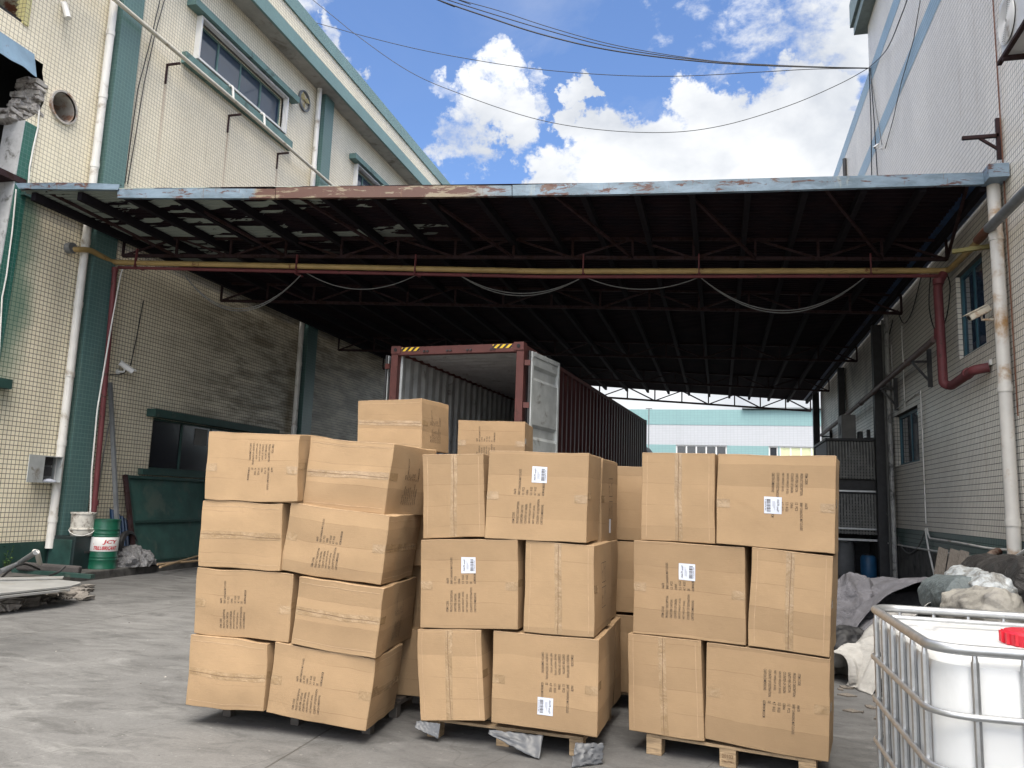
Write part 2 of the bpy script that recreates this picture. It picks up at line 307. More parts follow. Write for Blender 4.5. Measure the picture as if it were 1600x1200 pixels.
# ------------------------------------------------------------------ mesh helpers
class MB:
    def __init__(s): s.v = []; s.f = []; s.uv = None
    def add(s, vs, fs):
        o = len(s.v); s.v += [tuple(x) for x in vs]; s.f += [tuple(o+i for i in f) for f in fs]; return s
    def box(s, a, b):
        x0, x1 = sorted((a[0], b[0])); y0, y1 = sorted((a[1], b[1])); z0, z1 = sorted((a[2], b[2]))
        return s.add([(x0,y0,z0),(x1,y0,z0),(x1,y1,z0),(x0,y1,z0),(x0,y0,z1),(x1,y0,z1),(x1,y1,z1),(x0,y1,z1)],
              [(0,3,2,1),(4,5,6,7),(0,1,5,4),(1,2,6,5),(2,3,7,6),(3,0,4,7)])
    def hexa(s, P): return s.add(P, [(0,3,2,1),(4,5,6,7),(0,1,5,4),(1,2,6,5),(2,3,7,6),(3,0,4,7)])
    def beam(s, p, q, w, h=None, upv=(0,0,1)):
        p, q = Vector(p), Vector(q); h = h or w; d = (q-p).normalized(); u = Vector(upv)
        if abs(d.dot(u)) > .98: u = Vector((0, 1, 0))
        sd = d.cross(u).normalized()*w/2; u2 = sd.cross(d).normalized()*h/2
        return s.hexa([p-sd-u2, p+sd-u2, q+sd-u2, q-sd-u2, p-sd+u2, p+sd+u2, q+sd+u2, q-sd+u2])
    def tube(s, pts, r, n=10, caps=True, close=False):
        pts = [Vector(p) for p in pts]; rs = r if isinstance(r, (list, tuple)) else [r]*len(pts); k = len(pts); prev = None; rings = []
        for i, p in enumerate(pts):
            a = pts[i-1] if (i > 0 or close) else p; b = pts[(i+1) % k] if (i < k-1 or close) else p
            d = (b-a); d = d.normalized() if d.length > 1e-9 else Vector((0,0,1))
            if prev is None:
                u = Vector((0,0,1)) if abs(d.z) < .9 else Vector((1,0,0)); u = (u-d*u.dot(d)).normalized()
            else: u = (prev-d*prev.dot(d)).normalized()
            prev = u; w = d.cross(u)
            rings.append([p+(u*math.cos(2*math.pi*j/n)+w*math.sin(2*math.pi*j/n))*rs[i] for j in range(n)])
        vs = [v for rg in rings for v in rg]; fs = []
        for i in range(k if close else k-1):
            i2 = (i+1) % k
            for j in range(n): fs.append((i*n+j, i*n+(j+1) % n, i2*n+(j+1) % n, i2*n+j))
        if caps and not close: fs.append(tuple(range(n-1, -1, -1))); fs.append(tuple((k-1)*n+j for j in range(n)))
        return s.add(vs, fs)
    def lathe(s, c, prof, n=32, axis=(0,0,1), caps=True):
        c = Vector(c); ax = Vector(axis).normalized(); u = Vector((1,0,0)) if abs(ax.x) < .9 else Vector((0,1,0)); u = (u-ax*u.dot(ax)).normalized(); w = ax.cross(u)
        vs = [c+ax*z+(u*math.cos(2*math.pi*j/n)+w*math.sin(2*math.pi*j/n))*r for r, z in prof for j in range(n)]
        fs = [(i*n+j, i*n+(j+1) % n, (i+1)*n+(j+1) % n, (i+1)*n+j) for i in range(len(prof)-1) for j in range(n)]
        if caps: fs.append(tuple(range(n-1, -1, -1))); fs.append(tuple((len(prof)-1)*n+j for j in range(n)))
        return s.add(vs, fs)
    def grid(s, fn, nu, nv):
        vs = [fn(i/nu, j/nv) for j in range(nv+1) for i in range(nu+1)]
        return s.add(vs, [(j*(nu+1)+i, j*(nu+1)+i+1, (j+1)*(nu+1)+i+1, (j+1)*(nu+1)+i) for j in range(nv) for i in range(nu)])
    def build(s, name, m, parent=None, smooth=False, bevel=0, label=None, solid=0):
        me = bpy.data.meshes.new(name); me.from_pydata(s.v, [], s.f); me.update()
        if s.uv:
            ul = me.uv_layers.new(name='UVMap')
            for l in me.loops: ul.data[l.index].uv = s.uv[l.vertex_index]
        if smooth:
            me.polygons.foreach_set('use_smooth', [True]*len(me.polygons))
            me.set_sharp_from_angle(angle=R(38))
        me.materials.append(m if not isinstance(m, str) else M[m]); o = bpy.data.objects.new(name, me); COL.objects.link(o)
        if bevel:
            b = o.modifiers.new('bevel', 'BEVEL'); b.width = bevel; b.segments = 2; b.limit_method = 'ANGLE'; b.angle_limit = R(50)
        if solid:
            b = o.modifiers.new('thickness', 'SOLIDIFY'); b.thickness = solid; b.offset = 0
        if parent is not None:
            o.parent = parent
            # vertices are in world space: cancel the thing's own placement
            if parent.parent is None: o.matrix_parent_inverse = parent.matrix_basis.inverted()
        if label: o['label'] = label
        return o
def tag(o, label, cat, group=None):
    o['label'] = label; o['category'] = cat
    if group: o['group'] = group
    return o
def thing(name, label, cat, loc=(0,0,0), group=None):
    o = bpy.data.objects.new(name, None); COL.objects.link(o); o.location = loc; o.empty_display_size = .2
    return tag(o, label, cat, group)
def one(mb, name, mat, label, cat, group=None, **kw): return tag(mb.build(name, mat, **kw), label, cat, group)
def structure(mb, name, mat, **kw): o = mb.build(name, mat, **kw); o['kind'] = 'structure'; return o
def curve_pts(p, q, sag, n=24, side=(0,0,0)):
    p, q = Vector(p), Vector(q); side = Vector(side)
    return [p.lerp(q, i/n) - Vector((0,0,sag*4*(i/n)*(1-i/n))) + side*(4*(i/n)*(1-i/n)) for i in range(n+1)]
def bend(path, r=.08, n=5):
    P = [Vector(p) for p in path]; out = [P[0]]
    for i in range(1, len(P)-1):
        a, b, c = P[i-1], P[i], P[i+1]; r1 = min(r, (a-b).length*.45, (c-b).length*.45); s = b+(a-b).normalized()*r1; e = b+(c-b).normalized()*r1
        for k in range(n+1):
            t = k/n; out.append(s*(1-t)**2+b*2*t*(1-t)+e*t*t)
    return out+[P[-1]]
_tc = {}
def text2d(s, width=None, height=None, bold=.004):
    """flat letters of one line: verts (x, y) and faces, scaled to width and cap height"""
    if s not in _tc:
        cu = bpy.data.curves.new('letters', 'FONT'); cu.body = s; cu.resolution_u = 2; cu.offset = bold; ob = bpy.data.objects.new('letters', cu); COL.objects.link(ob)
        bpy.context.view_layer.update(); me = ob.evaluated_get(bpy.context.evaluated_depsgraph_get()).to_mesh()
        _tc[s] = ([(v.co.x, v.co.y) for v in me.vertices], [tuple(p.vertices) for p in me.polygons])
        bpy.data.objects.remove(ob); bpy.data.curves.remove(cu)
    vs, fs = _tc[s]; x0 = min(v[0] for v in vs); x1 = max(v[0] for v in vs); y0 = min(v[1] for v in vs); y1 = max(v[1] for v in vs)
    sx = (width/(x1-x0)) if width else 1; sy = (height/(y1-y0)) if height else sx
    return [((x-x0)*sx, (y-y0)*sy) for x, y in vs], fs

# ------------------------------------------------------------------ ground and surroundings
LX, RX, CZ = -11.5, 4.0, 6.62
structure(MB().grid(lambda s, t: (-300+600*s, -60+500*t, 0), 40, 40), 'ground', 'ground')
kb = MB(); kp = [(LX, 8.0), (-10.45, 8.0), (-10.45, 11.0), (-10.62, 14.0), (-10.75, 17.5), (LX, 17.5)]
kb.add([(x, y, -.05) for x, y in kp]+[(x, y, .15) for x, y in kp], [(5,4,3,2,1,0), (6,7,8,9,10,11)]+[(i, (i+1) % 6, (i+1) % 6+6, i+6) for i in range(6)])
structure(kb, 'pavement', plain('dirty kerb concrete', (.085,.082,.078), .85, var=.35, scale=4, dirt=((.03,.03,.03), .4), bump=.3), bevel=.02)
# ------------------------------------------------------------------ left factory building
def wall(mb, X, ys, zs, holes, flip=False):
    Y = sorted(set([ys[0], ys[1]]+[h[0] for h in holes]+[h[1] for h in holes])); Z = sorted(set([zs[0], zs[1]]+[h[2] for h in holes]+[h[3] for h in holes]))
    for i in range(len(Y)-1):
        for j in range(len(Z)-1):
            y, z = (Y[i]+Y[i+1])/2, (Z[j]+Z[j+1])/2
            if any(h[0] < y < h[1] and h[2] < z < h[3] for h in holes): continue
            q = [(X, Y[i], Z[j]), (X, Y[i+1], Z[j]), (X, Y[i+1], Z[j+1]), (X, Y[i], Z[j+1])]
            mb.add(q, [(0,1,2,3)] if not flip else [(3,2,1,0)])
def reveal(mb, X, h, d):
    y0, y1, z0, z1 = h; X2 = X+d
    for a, b in (((y0,z0),(y0,z1)), ((y0,z1),(y1,z1)), ((y1,z1),(y1,z0)), ((y1,z0),(y0,z0))):
        mb.add([(X, *a), (X, *b), (X2, *b), (X2, *a)], [(0,1,2,3)])
LB = thing('factory_building', 'cream tiled two storey factory with teal pilasters, left of the canopy', 'building', (LX, 12, 0))
def L(x, y, X=LX): return ox(x, y, X)
p = L; w1 = (L(307,60).y, L(441,180).y, L(300,87).z, L(310,30).z)
w2 = (L(554,262).y, L(554,262).y+3.3, L(554,262).z-1.25, L(554,259).z)
w0 = (4.0, L(38,20).y, L(36,37).z, L(36,37).z+1.6)
w3 = (L(236,690).y, 18.2, L(232,733).z, L(239,652).z)
brk = (6.0, L(72,150).y, 3.45, L(50,100).z+.12)
rh = L(98,168); RR = .265
hole = (rh.y-RR-.04, rh.y+RR+.04, rh.z-RR-.04, rh.z+RR+.04)
wm = MB(); wall(wm, LX, (-6, 40), (0, 13.47), [w1, w2, w0, w3, brk, hole])
# round hole: ring of wall between the square and the circle
def ringfill(mb, X, h, fn, n=48):
    cy, cz = (h[0]+h[1])/2, (h[2]+h[3])/2; o = []; i_ = []
    for k in range(n):
        a = 2*math.pi*k/n; c, s = math.cos(a), math.sin(a); m = min((h[1]-h[0])/2/max(abs(c), 1e-6), (h[3]-h[2])/2/max(abs(s), 1e-6))
        o.append((X, cy+c*m, cz+s*m)); i_.append((X, *fn(a)))
    mb.add(o+i_, [(k, (k+1) % n, n+(k+1) % n, n+k) for k in range(n)])
ringfill(wm, LX, hole, lambda a: (rh.y+RR*math.cos(a), rh.z+RR*math.sin(a)))
# broken upper corner of the big opening: the wall comes back in with a ragged edge
e = [(-.02,.0),(68,118),(64,150),(60,176),(50,186),(38,188)]
jy = L(36,200).y; jy2 = L(10,290).y
ragged = [L(66,112), L(70,140), L(68,160), L(62,174), L(50,182), L(38,188)]
pts = [(LX, v.y, v.z) for v in ragged]
top, bot, yr = brk[3], brk[2], brk[1]
vv = [(LX, ragged[0].y, top)]+pts+[(LX, jy, bot)]
vv += [(LX, yr, z) for _, _, z in vv]
n_ = len(vv)//2
wm.add(vv, [(i, i+1, n_+i+1, n_+i) for i in range(n_-1)])
reveal(wm, LX, w1, -.22); reveal(wm, LX, w2, -.22); reveal(wm, LX, w0, -.3); reveal(wm, LX, w3, -.18)
wm.build('wall', 'tile_cream', LB)
MB().box((-25, -6, 0), (LX-1.6, 40, 13.4)).box((LX-1.6, -6, 13.3), (LX-.02, 40, 13.4)).box((LX-1.6,-6,0),(LX-.01,-5.9,13.3)).box((LX-1.6,39.9,0),(LX-.01,40,13.3)).box((LX-1.6,-5.9,3.2),(LX-.02,39.9,3.4)).box((LX-1.6,-5.9,9.35),(LX-.02,39.9,9.45)).build('inner_wall', 'dark', LB)
MB().box((LX, -6, 13.47), (-10.98, 40, 13.60)).build('soffit', 'concrete_soffit', LB)
MB().box((-11.6, -6, 13.60), (-11.0, 40, 14.74)).build('parapet', 'tile_cream', LB)
MB().box((-10.997, -6, 13.44), (-10.93, 40, 13.83)).build('fascia', 'tile_teal', LB)
MB().box((-11.65, -6, 14.36), (-10.95, 40, 14.76)).build('coping', 'tile_teal', LB)
M['tile_pil'] = tiles('pilaster mosaic tile', .0785, .080, (.078,.158,.155), (.088,.172,.166), (.16,.26,.25), .004, rough=.3)
py1 = 11.80; py2 = L(503,142).y
for y in (py1, py2, py2+7.9, py2+15.8): MB().box((LX-.01, y, 0), (LX+.15, y+.54, 13.46)).build('pilaster', 'tile_pil', LB)
# green skirting
MB().box((LX, 8.9, .0), (LX+.012, py1, .62)).build('skirting', 'green_dark', LB)
def window(parent, X, h, d, panes, frame='teal', glassm='glass', fw_=.05, inside=1):
    y0, y1, z0, z1 = h; xb = X+d
    f = MB(); s = .025
    f.box((xb-s, y0, z0), (xb+s, y1, z0+fw_)); f.box((xb-s, y0, z1-fw_), (xb+s, y1, z1))
    n = panes
    for k in range(n+1):
        yy = y0+(y1-y0-fw_)*k/n; f.box((xb-s, yy, z0+fw_), (xb+s, yy+fw_, z1-fw_))
    fo = f.build('window', frame, parent)
    for k in range(n):
        a = y0+(y1-y0-fw_)*k/n+fw_; b = y0+(y1-y0-fw_)*(k+1)/n; off = .012 if k % 2 else -.006
        MB().box((xb+off-.003, a, z0+fw_), (xb+off+.003, b, z1-fw_)).build('pane', glassm, fo)
    return fo
wo = window(LB, LX, w1, -.12, 4)
# white metal surround of the upper window, lintel and sill ledges
def surround(h, X0, X1, t=.05):
    y0, y1, z0, z1 = h; m = MB()
    m.box((X0, y0-t, z0-t), (X1, y0, z1+t)); m.box((X0, y1, z0-t), (X1, y1+t, z1+t)); m.box((X0, y0, z1), (X1, y1, z1+t)); m.box((X0, y0, z0-t), (X1, y1, z0)); return m
surround(w1, LX-.05, LX+.14).build('window_frame', 'white_paint', wo)
wo2 = window(LB, LX, w2, -.12, 4); surround(w2, LX-.05, LX+.14).build('window_frame', 'white_paint', wo2)
for h in (w1, w2):
    MB().box((LX, h[0]-.42, h[3]+.07), (LX+.24, h[1]+.42, h[3]+.24)).build('lintel', 'teal', LB)
    MB().box((LX, h[0]-.42, h[2]-.36), (LX+.13, h[1]+.42, h[2]-.10)).build('sill', 'teal', LB)
window(LB, LX, w3, -.10, 4, 'green_dark', 'glass_dirty', .045)
MB().box((w3[0]+1.25, 0, 0), (w3[0]+1.26, .1, .1))
MB().box((LX, w3[0]-.22, w3[3]+.0), (LX+.22, 18.6, w3[3]+.16)).build('lintel', 'green_dark', LB)
MB().box((LX, w3[0]-.3, w3[2]-.12), (LX+.12, 18.6, w3[2])).build('sill', 'green_dark', LB)
MB().box((LX-.08, w3[0]+1.5, w3[2]+.62), (LX-.075, w3[0]+1.95, w3[2]+1.0)).build('paper_notice', 'cable_grey', LB)
# louvred window with yellow tiled reveal at the very top left
lv = MB()
for k in range(16):
    z = w0[2]+.1*k; lv.hexa([(LX-.24, w0[0], z), (LX-.2, w0[0], z), (LX-.2, w0[1], z), (LX-.24, w0[1], z), (LX-.16, w0[0], z+.07), (LX-.13, w0[0], z+.07), (LX-.13, w0[1], z+.07), (LX-.16, w0[1], z+.07)])
lv.build('louvre', 'rust_steel', LB)
MB().box((LX-.2, w0[1]-.012, w0[2]), (LX+.03, w0[1]+.09, w0[2]+1.7)).build('window_jamb', tiles('yellow mosaic tile', .0785, .08, (.60,.55,.26), (.55,.5,.24), (.15,.14,.1)), LB)
# big broken opening: jamb, green strip, ragged brickwork, beam, flashing
MB().hexa([(LX-.42, jy2-.0, 3.45), (LX+.012, jy2, 3.45), (LX+.012, jy2+.02, 3.45), (LX-.42, jy2+.02, 3.45), (LX-.42, jy-.0, ragged[-1].z), (LX+.012, jy, ragged[-1].z), (LX+.012, jy+.02, ragged[-1].z), (LX-.42, jy+.02, ragged[-1].z)]).build('jamb', plain('grey render', (.46,.47,.48), .8, var=.2, scale=5, dirt=((.12,.12,.11), .3)), LB)
gs = L(36,195).y-jy
MB().hexa([(LX+.004, jy2+.02, 3.45), (LX+.014, jy2+.02, 3.45), (LX+.014, jy2+.30, 3.45), (LX+.004, jy2+.28, 3.45), (LX+.004, jy+.02, ragged[-1].z), (LX+.014, jy+.02, ragged[-1].z), (LX+.014, jy+.26, ragged[-1].z), (LX+.004, jy+.26, ragged[-1].z)]).build('painted_strip', 'tile_green', LB)
rb = MB(); rnd = random.Random(3)
for k in range(130):
    t = rnd.random(); z = ragged[-1].z+(brk[3]-.28-ragged[-1].z)*t; ye = ragged[-1].y+.02+(.40*min(1, t*1.6)); d = rnd.uniform(.0, .5)
    y = min(ye-d*(.25+.55*(1-abs(t-.55)))+.12, jy+.24); x = LX-.05-.34*d-rnd.uniform(0, .16)
    a = rnd.uniform(.06, .14); b = rnd.uniform(.05, .13); c = rnd.uniform(.02, .042); ang = rnd.uniform(-.4, .4); tl = rnd.uniform(-.35, .1)
    P = []
    for dz in (-c, c):
        for dx, dy in ((-a,-b), (a,-b), (a,b), (-a,b)):
            P.append((x+dx*math.cos(ang)-dy*math.sin(ang), y+dx*math.sin(ang)+dy*math.cos(ang), z+dz+dy*tl))
    rb.hexa(P)
rb.build('broken_brickwork', plain('broken mortar', (.40,.38,.36), .95, var=.5, scale=9, dirt=((.12,.10,.09), .4), bump=.5), LB, bevel=.006)
bz = L(20,276).z
MB().box((LX-.5, 6, bz-.07), (LX+.03, jy2+.34, bz+.04)).build('beam', 'truss', LB)
fl = MB(); q0 = L(-10,72); q1 = L(46,103)
def flash(s, t):
    y = 6.5+(q1.y-6.5)*s; z = brk[3]+.06; jag = .05*noise.noise(Vector((s*14, 0, 3)))+.03*math.sin(s*40)
    return (LX+.02+.12*t, y, z-(.42+jag)*t)
q1 = L(50,100); fl.grid(flash, 60, 4).build('flashing', 'blue_steel', LB, solid=.006)
MB().box((LX, 6.6, L(4,600).z-.08), (LX+.14, L(9,600).y, L(4,600).z+.08)).build('ledge', 'green_dark', LB)
# round sleeve
MB().lathe((LX+.05, rh.y, rh.z), [(RR, 0), (RR+.035, 0), (RR+.035, -.05), (RR, -.05), (RR, -.9)][::-1], 40, (1,0,0), caps=False).build('vent_sleeve', plain('weathered cement sleeve', (.42,.40,.37), .85, var=.2, scale=6, dirt=((.22,.10,.05), .45)), LB, smooth=True)
f0 = L(474,158); 
fan = thing('wall_fan', 'small round exhaust fan opening high on the wall by the second downpipe', 'fan', tuple(f0))
MB().lathe((LX+.02, f0.y, f0.z), [(.30, -.1), (.30, .04), (.26, .05), (.25, 0), (.25, -.08)], 32, (1,0,0)).build('ring', 'grey_steel', fan, smooth=True)
fb = MB()
for k in range(3):
    a = k*2.1+.5; c, s = math.cos(a), math.sin(a)
    fb.hexa([(LX+.03, f0.y+.03*c-.04*s, f0.z+.03*s+.04*c), (LX+.06, f0.y+.03*c+.04*s, f0.z+.03*s-.04*c), (LX+.07, f0.y+.22*c+.10*s, f0.z+.22*s-.10*c), (LX+.03, f0.y+.22*c-.07*s, f0.z+.22*s+.07*c),
             (LX+.035, f0.y+.03*c-.04*s, f0.z+.03*s+.04*c), (LX+.065, f0.y+.03*c+.04*s, f0.z+.03*s-.04*c), (LX+.075, f0.y+.22*c+.10*s, f0.z+.22*s-.10*c), (LX+.035, f0.y+.22*c-.07*s, f0.z+.22*s+.07*c)])
fb.build('blade', plain('yellowed fan blade', (.45,.36,.16), .6, var=.3, scale=20), fan)
# ------------------------------------------------------------------ right factory building
RB = thing('tall_factory_building', 'tall grey white strip-tiled building with light blue bands, right of the canopy', 'building', (RX, 12, 0))
def Rr(x, y, X=RX): return ox(x, y, X)
g0 = Rr(1541,536); r1 = (Rr(1538,470).y, Rr(1497,520).y, g0.z, Rr(1534,393).z)
g1 = Rr(1437,720); r2 = (g1.y, Rr(1398,690).y, Rr(1407,727).z, Rr(1434,632).z)
rm = MB(); wall(rm, RX, (-4, 21.74), (0, 16.4), [r1, r2], True); wall(rm, RX, (21.74, 34), (0, 13.55), [], True)
rm.add([(RX, 21.74, 13.4), (RX, 21.74, 16.4), (14, 21.74, 16.4), (14, 21.74, 13.4)], [(0,1,2,3)])
rm.add([(RX, 34, 0), (RX, 34, 13.55), (14, 34, 13.55), (14, 34, 0)], [(0,1,2,3)])
reveal(rm, RX, r1, .22); reveal(rm, RX, r2, .25); rm.build('wall', 'tile_white', RB)
MB().box((RX+.7, -4, 0), (14, 33.8, 13.3)).box((RX+.05,-4,13.2),(14,33.8,13.4)).box((RX+.7,-4,13.5),(14,21.6,16.3)).box((RX+.05,-4,16.2),(14,21.6,16.35)).box((RX+.02,-4,0),(RX+.7,-3.9,13.2)).build('inner_wall', 'dark', RB)
cz0 = Rr(1358,34).z
MB().box((RX-.30, -4, cz0), (14, 22.1, cz0+.28)).box((RX-.38, -4, cz0+.29), (14, 22.2, cz0+1.0)).build('cornice', plain('grey green cornice', (.20,.25,.24), .6, var=.2), RB)
# light blue bands: sheets of tile a few millimetres proud
za0, za1 = Rr(1376,195).z, Rr(1362,195).z
zb0, zb1 = Rr(1400,0).z, Rr(1389,0).z
MB().box((RX-.006, -4, 11.05), (RX, 34, 11.50)).build('wall_band', 'tile_blue', RB)
MB().box((RX-.006, -4, 13.10), (RX, 34, 13.55)).build('wall_band', 'tile_blue', RB)
zs = 1.30; zs2 = Rr(1500,872).z
MB().box((RX-.006, -4, zs2), (RX, 34, zs)).build('wall_band', 'tile_dgreen', RB)
MB().box((RX-.03, -4, 0), (RX, 34, zs2)).build('plinth', plain('sooty render', (.10,.098,.095), .9, var=.4, scale=3, dirt=((.03,.03,.03), .5), bump=.4), RB)
for h, d, n, fm in ((r1, .10, 2, 'teal_blue'), (r2, .14, 2, 'teal_blue')):
    if fm not in M: M[fm] = plain('blue green window frame', (.03,.11,.15), .5, var=.2)
    window(RB, RX, h, d, n, fm, 'glass', .06)
# ------------------------------------------------------------------ building beyond the canopy
FB = thing('distant_building', 'long white building with aqua bands seen far away under the canopy', 'building', (0, 60, 0))
FY = 58
def fz(y): return oy(1100, y, FY).z
z3, z2_, z1_, zt = fz(716), fz(701), fz(664), fz(640)
def farm(name, c): 
    t = NT(name); p_ = t.pos(); sp = t.n('ShaderNodeSeparateXYZ'); t.lk(p_, sp.inputs[0]); cb = t.n('ShaderNodeCombineXYZ'); t.lk(sp.outputs[0], cb.inputs[0]); t.lk(sp.outputs[2], cb.inputs[1])
    b = t.n('ShaderNodeTexBrick', offset=0.0); t.lk(cb.outputs[0], b.inputs['Vector'])
    for k, v in (('Scale', 1), ('Mortar Size', .012), ('Brick Width', .25), ('Row Height', .12)): b.inputs[k].default_value = v
    b.inputs['Color1'].default_value = (*c, 1); b.inputs['Color2'].default_value = (*[x*.96 for x in c], 1); b.inputs['Mortar'].default_value = (*[x*.8 for x in c], 1)
    cc = t.mix(t.ramp(t.noise(p_, .5, 8, .7, stretch=(1,1,.3)), .45, .8, 0, .3), b.outputs[0], tuple(x*.72 for x in c)); return t.done(cc, .6)
m_w, m_a = farm('far white tile', (.42,.44,.47)), farm('far aqua tile', (.20,.34,.35))
MB().box((-30, FY, 0), (20, FY+14, z2_-1.0)).box((-30, FY, z2_+.25), (20, FY+14, z1_)).build('wall', m_w, FB)
MB().box((-30, FY-.02, z1_), (20, FY+14, zt)).box((-30, FY-.01, z2_-1.0), (20, FY+.3, z2_-.9)).build('wall_band', m_a, FB)
def fx(x): return oy(x, 700, FY).x
wins = [(fx(1056), fx(1136), 5, 'glass_dirty'), (fx(1201), fx(1216), 1, 'glass_dirty'), (fx(1218), fx(1286), 4, None), (fx(930), fx(985), 3, 'glass_dirty')]
xs = sorted(wins, key=lambda a: a[0]); cur = -30; ab = MB()
for a, b, n, g in xs: ab.box((cur, FY-.01, z2_-.9), (a, FY+14, z2_+.25)); cur = b
ab.box((cur, FY-.01, z2_-.9), (20, FY+14, z2_+.25)); ab.build('wall_band', m_a, FB)
ylw = plain('pale yellow blind', (.55,.58,.36), .6, var=.08)
for a, b, n, g in wins:
    f = MB(); f.box((a, FY+.10, z2_-.9), (b, FY+.14, z2_-.82)); f.box((a, FY+.10, z2_+.17), (b, FY+.14, z2_+.25))
    for k in range(n+1): xx = a+(b-a-.1)*k/n; f.box((xx, FY+.08, z2_-.82), (xx+.1, FY+.15, z2_+.17))
    fo = f.build('window', 'white_paint', FB)
    for k in range(n): MB().box((a+(b-a-.1)*k/n+.1, FY+.11, z2_-.82), (a+(b-a-.1)*(k+1)/n, FY+.13, z2_+.17)).build('pane', g and M[g] or ylw, fo)
MB().box((fx(1160), FY-.3, zt+.05), (20, FY+14, zt+.14)).build('roof_edge', 'grey_steel', FB)
pm = thing('light_mast', 'thin mast with crossbar standing before the distant white building', 'mast', (oy(1014,700,50).x, 50, 0))
a = oy(1014,639,50); MB().tube([(a.x, 50, 0), (a.x, 50, a.z)], .035, 8).build('pole', 'grey_steel', pm); MB().box((a.x-.2, 49.95, a.z), (a.x+.2, 50.05, a.z+.05)).build('crossbar', 'grey_steel', pm)
# ------------------------------------------------------------------ canopy between the buildings
F0, F1, B0, B1 = Vector((-11.33, 10.05, CZ)), Vector((3.93, 12.25, CZ)), Vector((-11.4, 28.9, CZ)), Vector((3.93, 37.0, CZ))
def cp(s, t, z=CZ):
    v = F0.lerp(F1, s).lerp(B0.lerp(B1, s), t); v.z = z; return v
CN = thing('canopy', 'large rusty steel canopy roof spanning the yard between both buildings', 'canopy', tuple(cp(.5, 0, 0)))
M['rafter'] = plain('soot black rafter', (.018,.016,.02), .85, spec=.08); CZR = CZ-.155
def roofmat():
    t = NT('rusted roof sheet'); p = t.pos(); sp = t.n('ShaderNodeSeparateXYZ'); t.lk(p, sp.inputs[0])
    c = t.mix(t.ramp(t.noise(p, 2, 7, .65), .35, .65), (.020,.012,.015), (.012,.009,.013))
    # flaking pale paint left on the front left part
    n1 = t.noise(p, .9, 7, .6, .15, stretch=(.8, 4.5, 1), off=(2, 3, 0))
    lim = t.ramp(sp.outputs[0], -10.8, -6.0, .12, -.045, False)
    front = t.math('SUBTRACT', sp.outputs[1], t.math('MULTIPLY', sp.outputs[0], .144))
    per = t.math('SINE', t.math('MULTIPLY', t.math('SUBTRACT', front, 11.7), 2*math.pi/1.75))
    v = t.math('ADD', t.math('ADD', n1, lim), t.math('MULTIPLY', per, .085))
    k = t.math('MULTIPLY', t.ramp(v, .545, .56), t.ramp(t.math('ADD', front, t.math('MULTIPLY', sp.outputs[0], .3)), 13.2, 11.4))
    k = t.math('MULTIPLY', k, t.ramp(sp.outputs[0], -4.4, -5.0)); c = t.mix(k, c, (.30,.34,.31))
    return t.done(c, .8, 0, .08)
M['roof'] = roofmat()
NR = 150
rf = MB(); prof = [(0, 0), (.35, 0), (.5, .035), (.85, .035)]
ts = [(k+a)/NR for k in range(NR) for a, _ in prof]+[1.0]; zz = [CZR+b for k in range(NR) for _, b in prof]+[CZR]
vs = [tuple(cp(s, t, z)) for t, z in zip(ts, zz) for s in (0, .5, 1)]
fs = [(j*3+i, j*3+i+1, j*3+i+4, j*3+i+3) for j in range(len(ts)-1) for i in range(2)]
rf.add(vs, fs); n0 = len(vs)
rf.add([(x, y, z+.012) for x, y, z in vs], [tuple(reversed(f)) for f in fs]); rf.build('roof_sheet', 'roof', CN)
# rafters run front to back just under the sheets
for k in range(19):
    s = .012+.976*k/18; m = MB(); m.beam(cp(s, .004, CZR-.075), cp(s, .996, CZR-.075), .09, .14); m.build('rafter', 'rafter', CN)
M['rafter'] = M['rafter']
def vplane(a, b): return Vector(a), Vector(b-a).cross(Vector((0,0,1)))
def trussrow(A, B, n, ht=.42, w=.06, bolts=True, name='truss'):
    A, B = Vector(A), Vector(B); m = MB(); m.beam(A, B, w, w); dn = Vector((0,0,-ht)); m.beam(A+dn, B+dn, w, w)
    for k in range(n+1):
        P = A.lerp(B, k/n); m.beam(P, P+dn, w*.7, w*.7, (0,1,0))
        if k < n:
            Q = A.lerp(B, (k+1)/n); m.beam(P if k % 2 else P+dn, Q+dn if k % 2 else Q, w*.62, w*.62)
    return m.build(name, 'truss', CN)
TA, TB = Vector((-11.3, 12.45, CZ-.17)), Vector((3.9, 14.9, CZ-.17))
trussrow(TA, TB, 14, .36)
trussrow(cp(0, .62)+Vector((0,0,-.17)), cp(1, .50)+Vector((0,0,-.17)), 14, .42)
trussrow(cp(0, .30)+Vector((0,0,-.17)), cp(1, .26)+Vector((0,0,-.17)), 14, .42)
trussrow(cp(0, .80)+Vector((0,0,-.17)), cp(1, .75)+Vector((0,0,-.17)), 14, .42)
RA, RBp = cp(0, 1)+Vector((0,0,-.10)), cp(1, 1)+Vector((0,0,-.10)); trussrow(RA, RBp, 14, .50, .075, name='rear_truss')
# braces from the front edge down to the lower chord of the front truss
for k in range(0, 15, 2):
    P = cp((k+.35)/14.7, .006, CZ-.12); Q = TA.lerp(TB, min(1, (k+1)/14))+Vector((0,0,-.36)); MB().beam(P, Q, .045, .045).build('brace', 'truss', CN)
